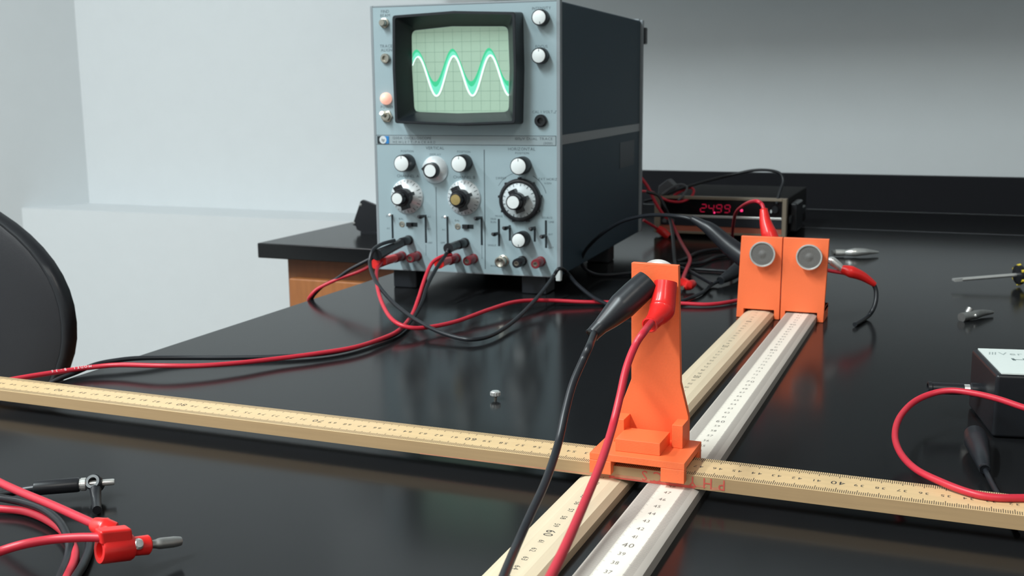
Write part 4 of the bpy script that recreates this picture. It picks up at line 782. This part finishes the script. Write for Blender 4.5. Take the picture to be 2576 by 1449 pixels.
d = Vector((-math.cos(0.20), -math.sin(0.20), 0)); s0 = Vector((15.35, 24.5, 0)) + Vector((math.cos(0.2) * -0.55 - math.sin(0.2) * 3.6, math.sin(0.2) * -0.55 + math.cos(0.2) * 3.6, 2.0))
B().lathe([(0.30, 0.45), (0.36, 0.5), (0.38, 2.35), (0.42, 2.4), (0.42, 2.6), (0.3, 2.62), (0.26, 2.3), (0, 2.3)], s0, d, 'black_plastic', 24).build('plug_body', pl)
B().lathe([(0.2, -0.6), (0.2, 0.1), (0.33, 0.12), (0.33, 0.45), (0.24, 0.47)], s0, d, 'steel', 24).build('pin', pl)
t = clip_lead('small black clip lead lying beside the white-topped black box', 'box_clip_wire', 'box_clip', 'black_rubber', 'black_rubber', [0.62, 0.66, 0.46, 0.28], jaw=False, wr=0.15)
B().tube(PT['box_jaw'], [0.30, 0.30, 0.20], 'dull_metal', sub=2, seg=14).build('jaw', t)
lead('test_lead', 'red test lead looping from the right edge onto the crossing meter stick', 'test lead', [('right_red', 'red_wire')])

# ------------------------------------------------------------------ leads in the lower left corner
t = lead('test_lead', 'red test lead with stackable plug in lower left corner, upper of two', 'test lead', [('bl_red1', 'red_wire', 0.2)])
boot(t, 'bl_red1_boot', [0.30, 0.48, 0.34], 'red_plastic')
t = lead('test_lead', 'red test lead ending in a stackable plug with bare pin in lower left corner', 'test lead', [('bl_red2', 'red_wire', 0.2)])
a, b_ = Vector(PT['bl_body'][0]), Vector(PT['bl_body'][1]); ax = (b_ - a).normalized(); L = (b_ - a).length
bd = B().lathe([(0.0, 0.7), (0.30, 0.7), (0.34, 0.0), (0.56, 0.0), (0.60, 0.1), (0.60, L - 0.1), (0.55, L), (0.42, L + 0.02), (0.44, L + 0.75), (0.38, L + 0.82), (0.1, L + 0.82)], a, ax, 'red_plastic', 28)
bd.box(0, 0, 0, 0, 0, 0, 'red_plastic') if False else None
body = bd.build('plug_body', t)
up = Vector((0, 0, 1)); side = ax.cross(up)
B().loft([[a + ax * h + up * z_ + side * s_ for s_, z_ in ((-0.42, 0.3), (0.42, 0.3), (0.36, 0.95), (-0.36, 0.95))] for h in (-0.02, L * 0.98)], 'red_plastic').build('wire_entry', body, bevel=0.12)
p0 = a + ax * (L + 0.82)
B().tube([p0 - ax * 0.1, p0 + ax * 0.25, p0 + ax * 0.5, p0 + ax * 1.15, p0 + ax * 1.5], [0.16, 0.19, 0.25, 0.25, 0.20], 'dull_metal', seg=12).build('pin', body)
dS = Vector((0.30, -0.78, 0.45)).normalized(); dS = (dS - ax * dS.dot(ax)).normalized()
B().lathe([(0.24, 0), (0.25, 0.12), (0.17, 0.22), (0, 0.24)], a + ax * (L + 0.12) + dS * 0.38 , dS, 'steel', 16).build('set_screw', body)
lead('test_lead', 'red test lead loop under the other leads in lower left corner', 'test lead', [('bl_red3', 'red_wire', 0.2)])
lead('test_lead', 'black test lead loop running down the lower left corner', 'test lead', [('bl_black1', 'black_rubber', 0.2)])
lead('test_lead', 'short black test lead passing under the red plug in lower left corner', 'test lead', [('bl_black2', 'black_rubber', 0.2)])
t = lead('test_lead', 'black test lead with a straight black plug and silver tip in lower left corner', 'test lead', [('bl_plug_wire', 'black_rubber', 0.2)])
a, b_ = Vector(PT['bl_plug'][0]), Vector(PT['bl_plug'][1]); ax = (b_ - a).normalized(); L = (b_ - a).length
pbm = B().lathe([(0.22, -0.05), (0.37, 0.0), (0.38, 0.1), (0.38, L - 0.1), (0.34, L)], a, ax, 'black_plastic', 28).build('plug_body', t)
B().lathe([(0.30, L), (0.30, L + 0.05), (0.34, L + 0.08), (0.34, L + 0.3), (0.28, L + 0.36)], a, ax, 'steel', 24).build('ring', pbm)
B().lathe([(0.17, L + 0.3), (0.17, L + 1.65), (0.14, L + 1.72), (0, L + 1.72)], a, ax, 'steel', 18).build('pin', pbm)
c0 = a + ax * (L + 0.75); dn = (Vector(PT['bl_cross'][2]) - Vector(PT['bl_cross'][0])); dn.z = 0; dn.normalize()
tcp = thing('tip_adapter', 'black right-angle adapter pushed over the silver tip in lower left corner', 'adapter', (c0.x, c0.y, 0))
B().tube([c0 + dn * 0.38 + Vector((0, 0, -0.22)), c0 + dn * 1.2 + Vector((0, 0, -0.40)), c0 + dn * 2.8 + Vector((0, 0, -0.45))], [0.30, 0.26, 0.22], 'black_plastic').build('barrel', tcp)
B().lathe([(0.40, -0.34), (0.42, -0.2), (0.42, 0.30), (0.36, 0.36), (0.22, 0.36), (0.2, 0.05), (0, 0.05)], c0, (0.25, -0.75, 0.6), 'black_plastic', 28).build('collar', tcp)

# ------------------------------------------------------------------ black unit behind the oscilloscope
ub = thing('speaker_unit', 'black tilted unit with corner screws half hidden behind the oscilloscope', 'speaker', (-68, 99, 0))
yU = 97.0
fp = B().prism([(x, yU, z) for x, z in [(-69.22, 4.79), (-68.88, 4.97), (-68.55, 4.92), (-66.65, 4.28), (-66.34, -0.16), (-68.88, -0.26), (-69.0, 0.15), (-69.99, 0.52), (-70.17, 1.05), (-70.7, 1.21)]][::-1], (0, 0.5, 0), 'black_plastic').build('face_plate', ub, bevel=0.06)
for x, z in [(-69.18, 4.26), (-70.42, 1.51)]: B().lathe([(0.22, 0), (0.20, 0.06), (0, 0.09)], (x, yU, z), AX, 'dull_metal', 16).build('corner_screw', fp)
B().box(-68.6, -62.5, yU + 0.4, yU + 5, 0.3, 2.9, 'black_plastic').build('rear_body', ub, bevel=0.2)
B().box(-69.2, -62.0, yU - 0.3, yU + 5.5, 0.0, 0.25, 'black_plastic').build('base_plate', ub)
B().lathe([(0.45, 0), (0.45, 1.2), (0.3, 1.4)], (-66.3, yU + 1.5, 2.9), (0, 0, 1), 'black_plastic', 20).build('knob', ub)
for o in bpy.data.objects:
    if '_org' in o: del o['_org']
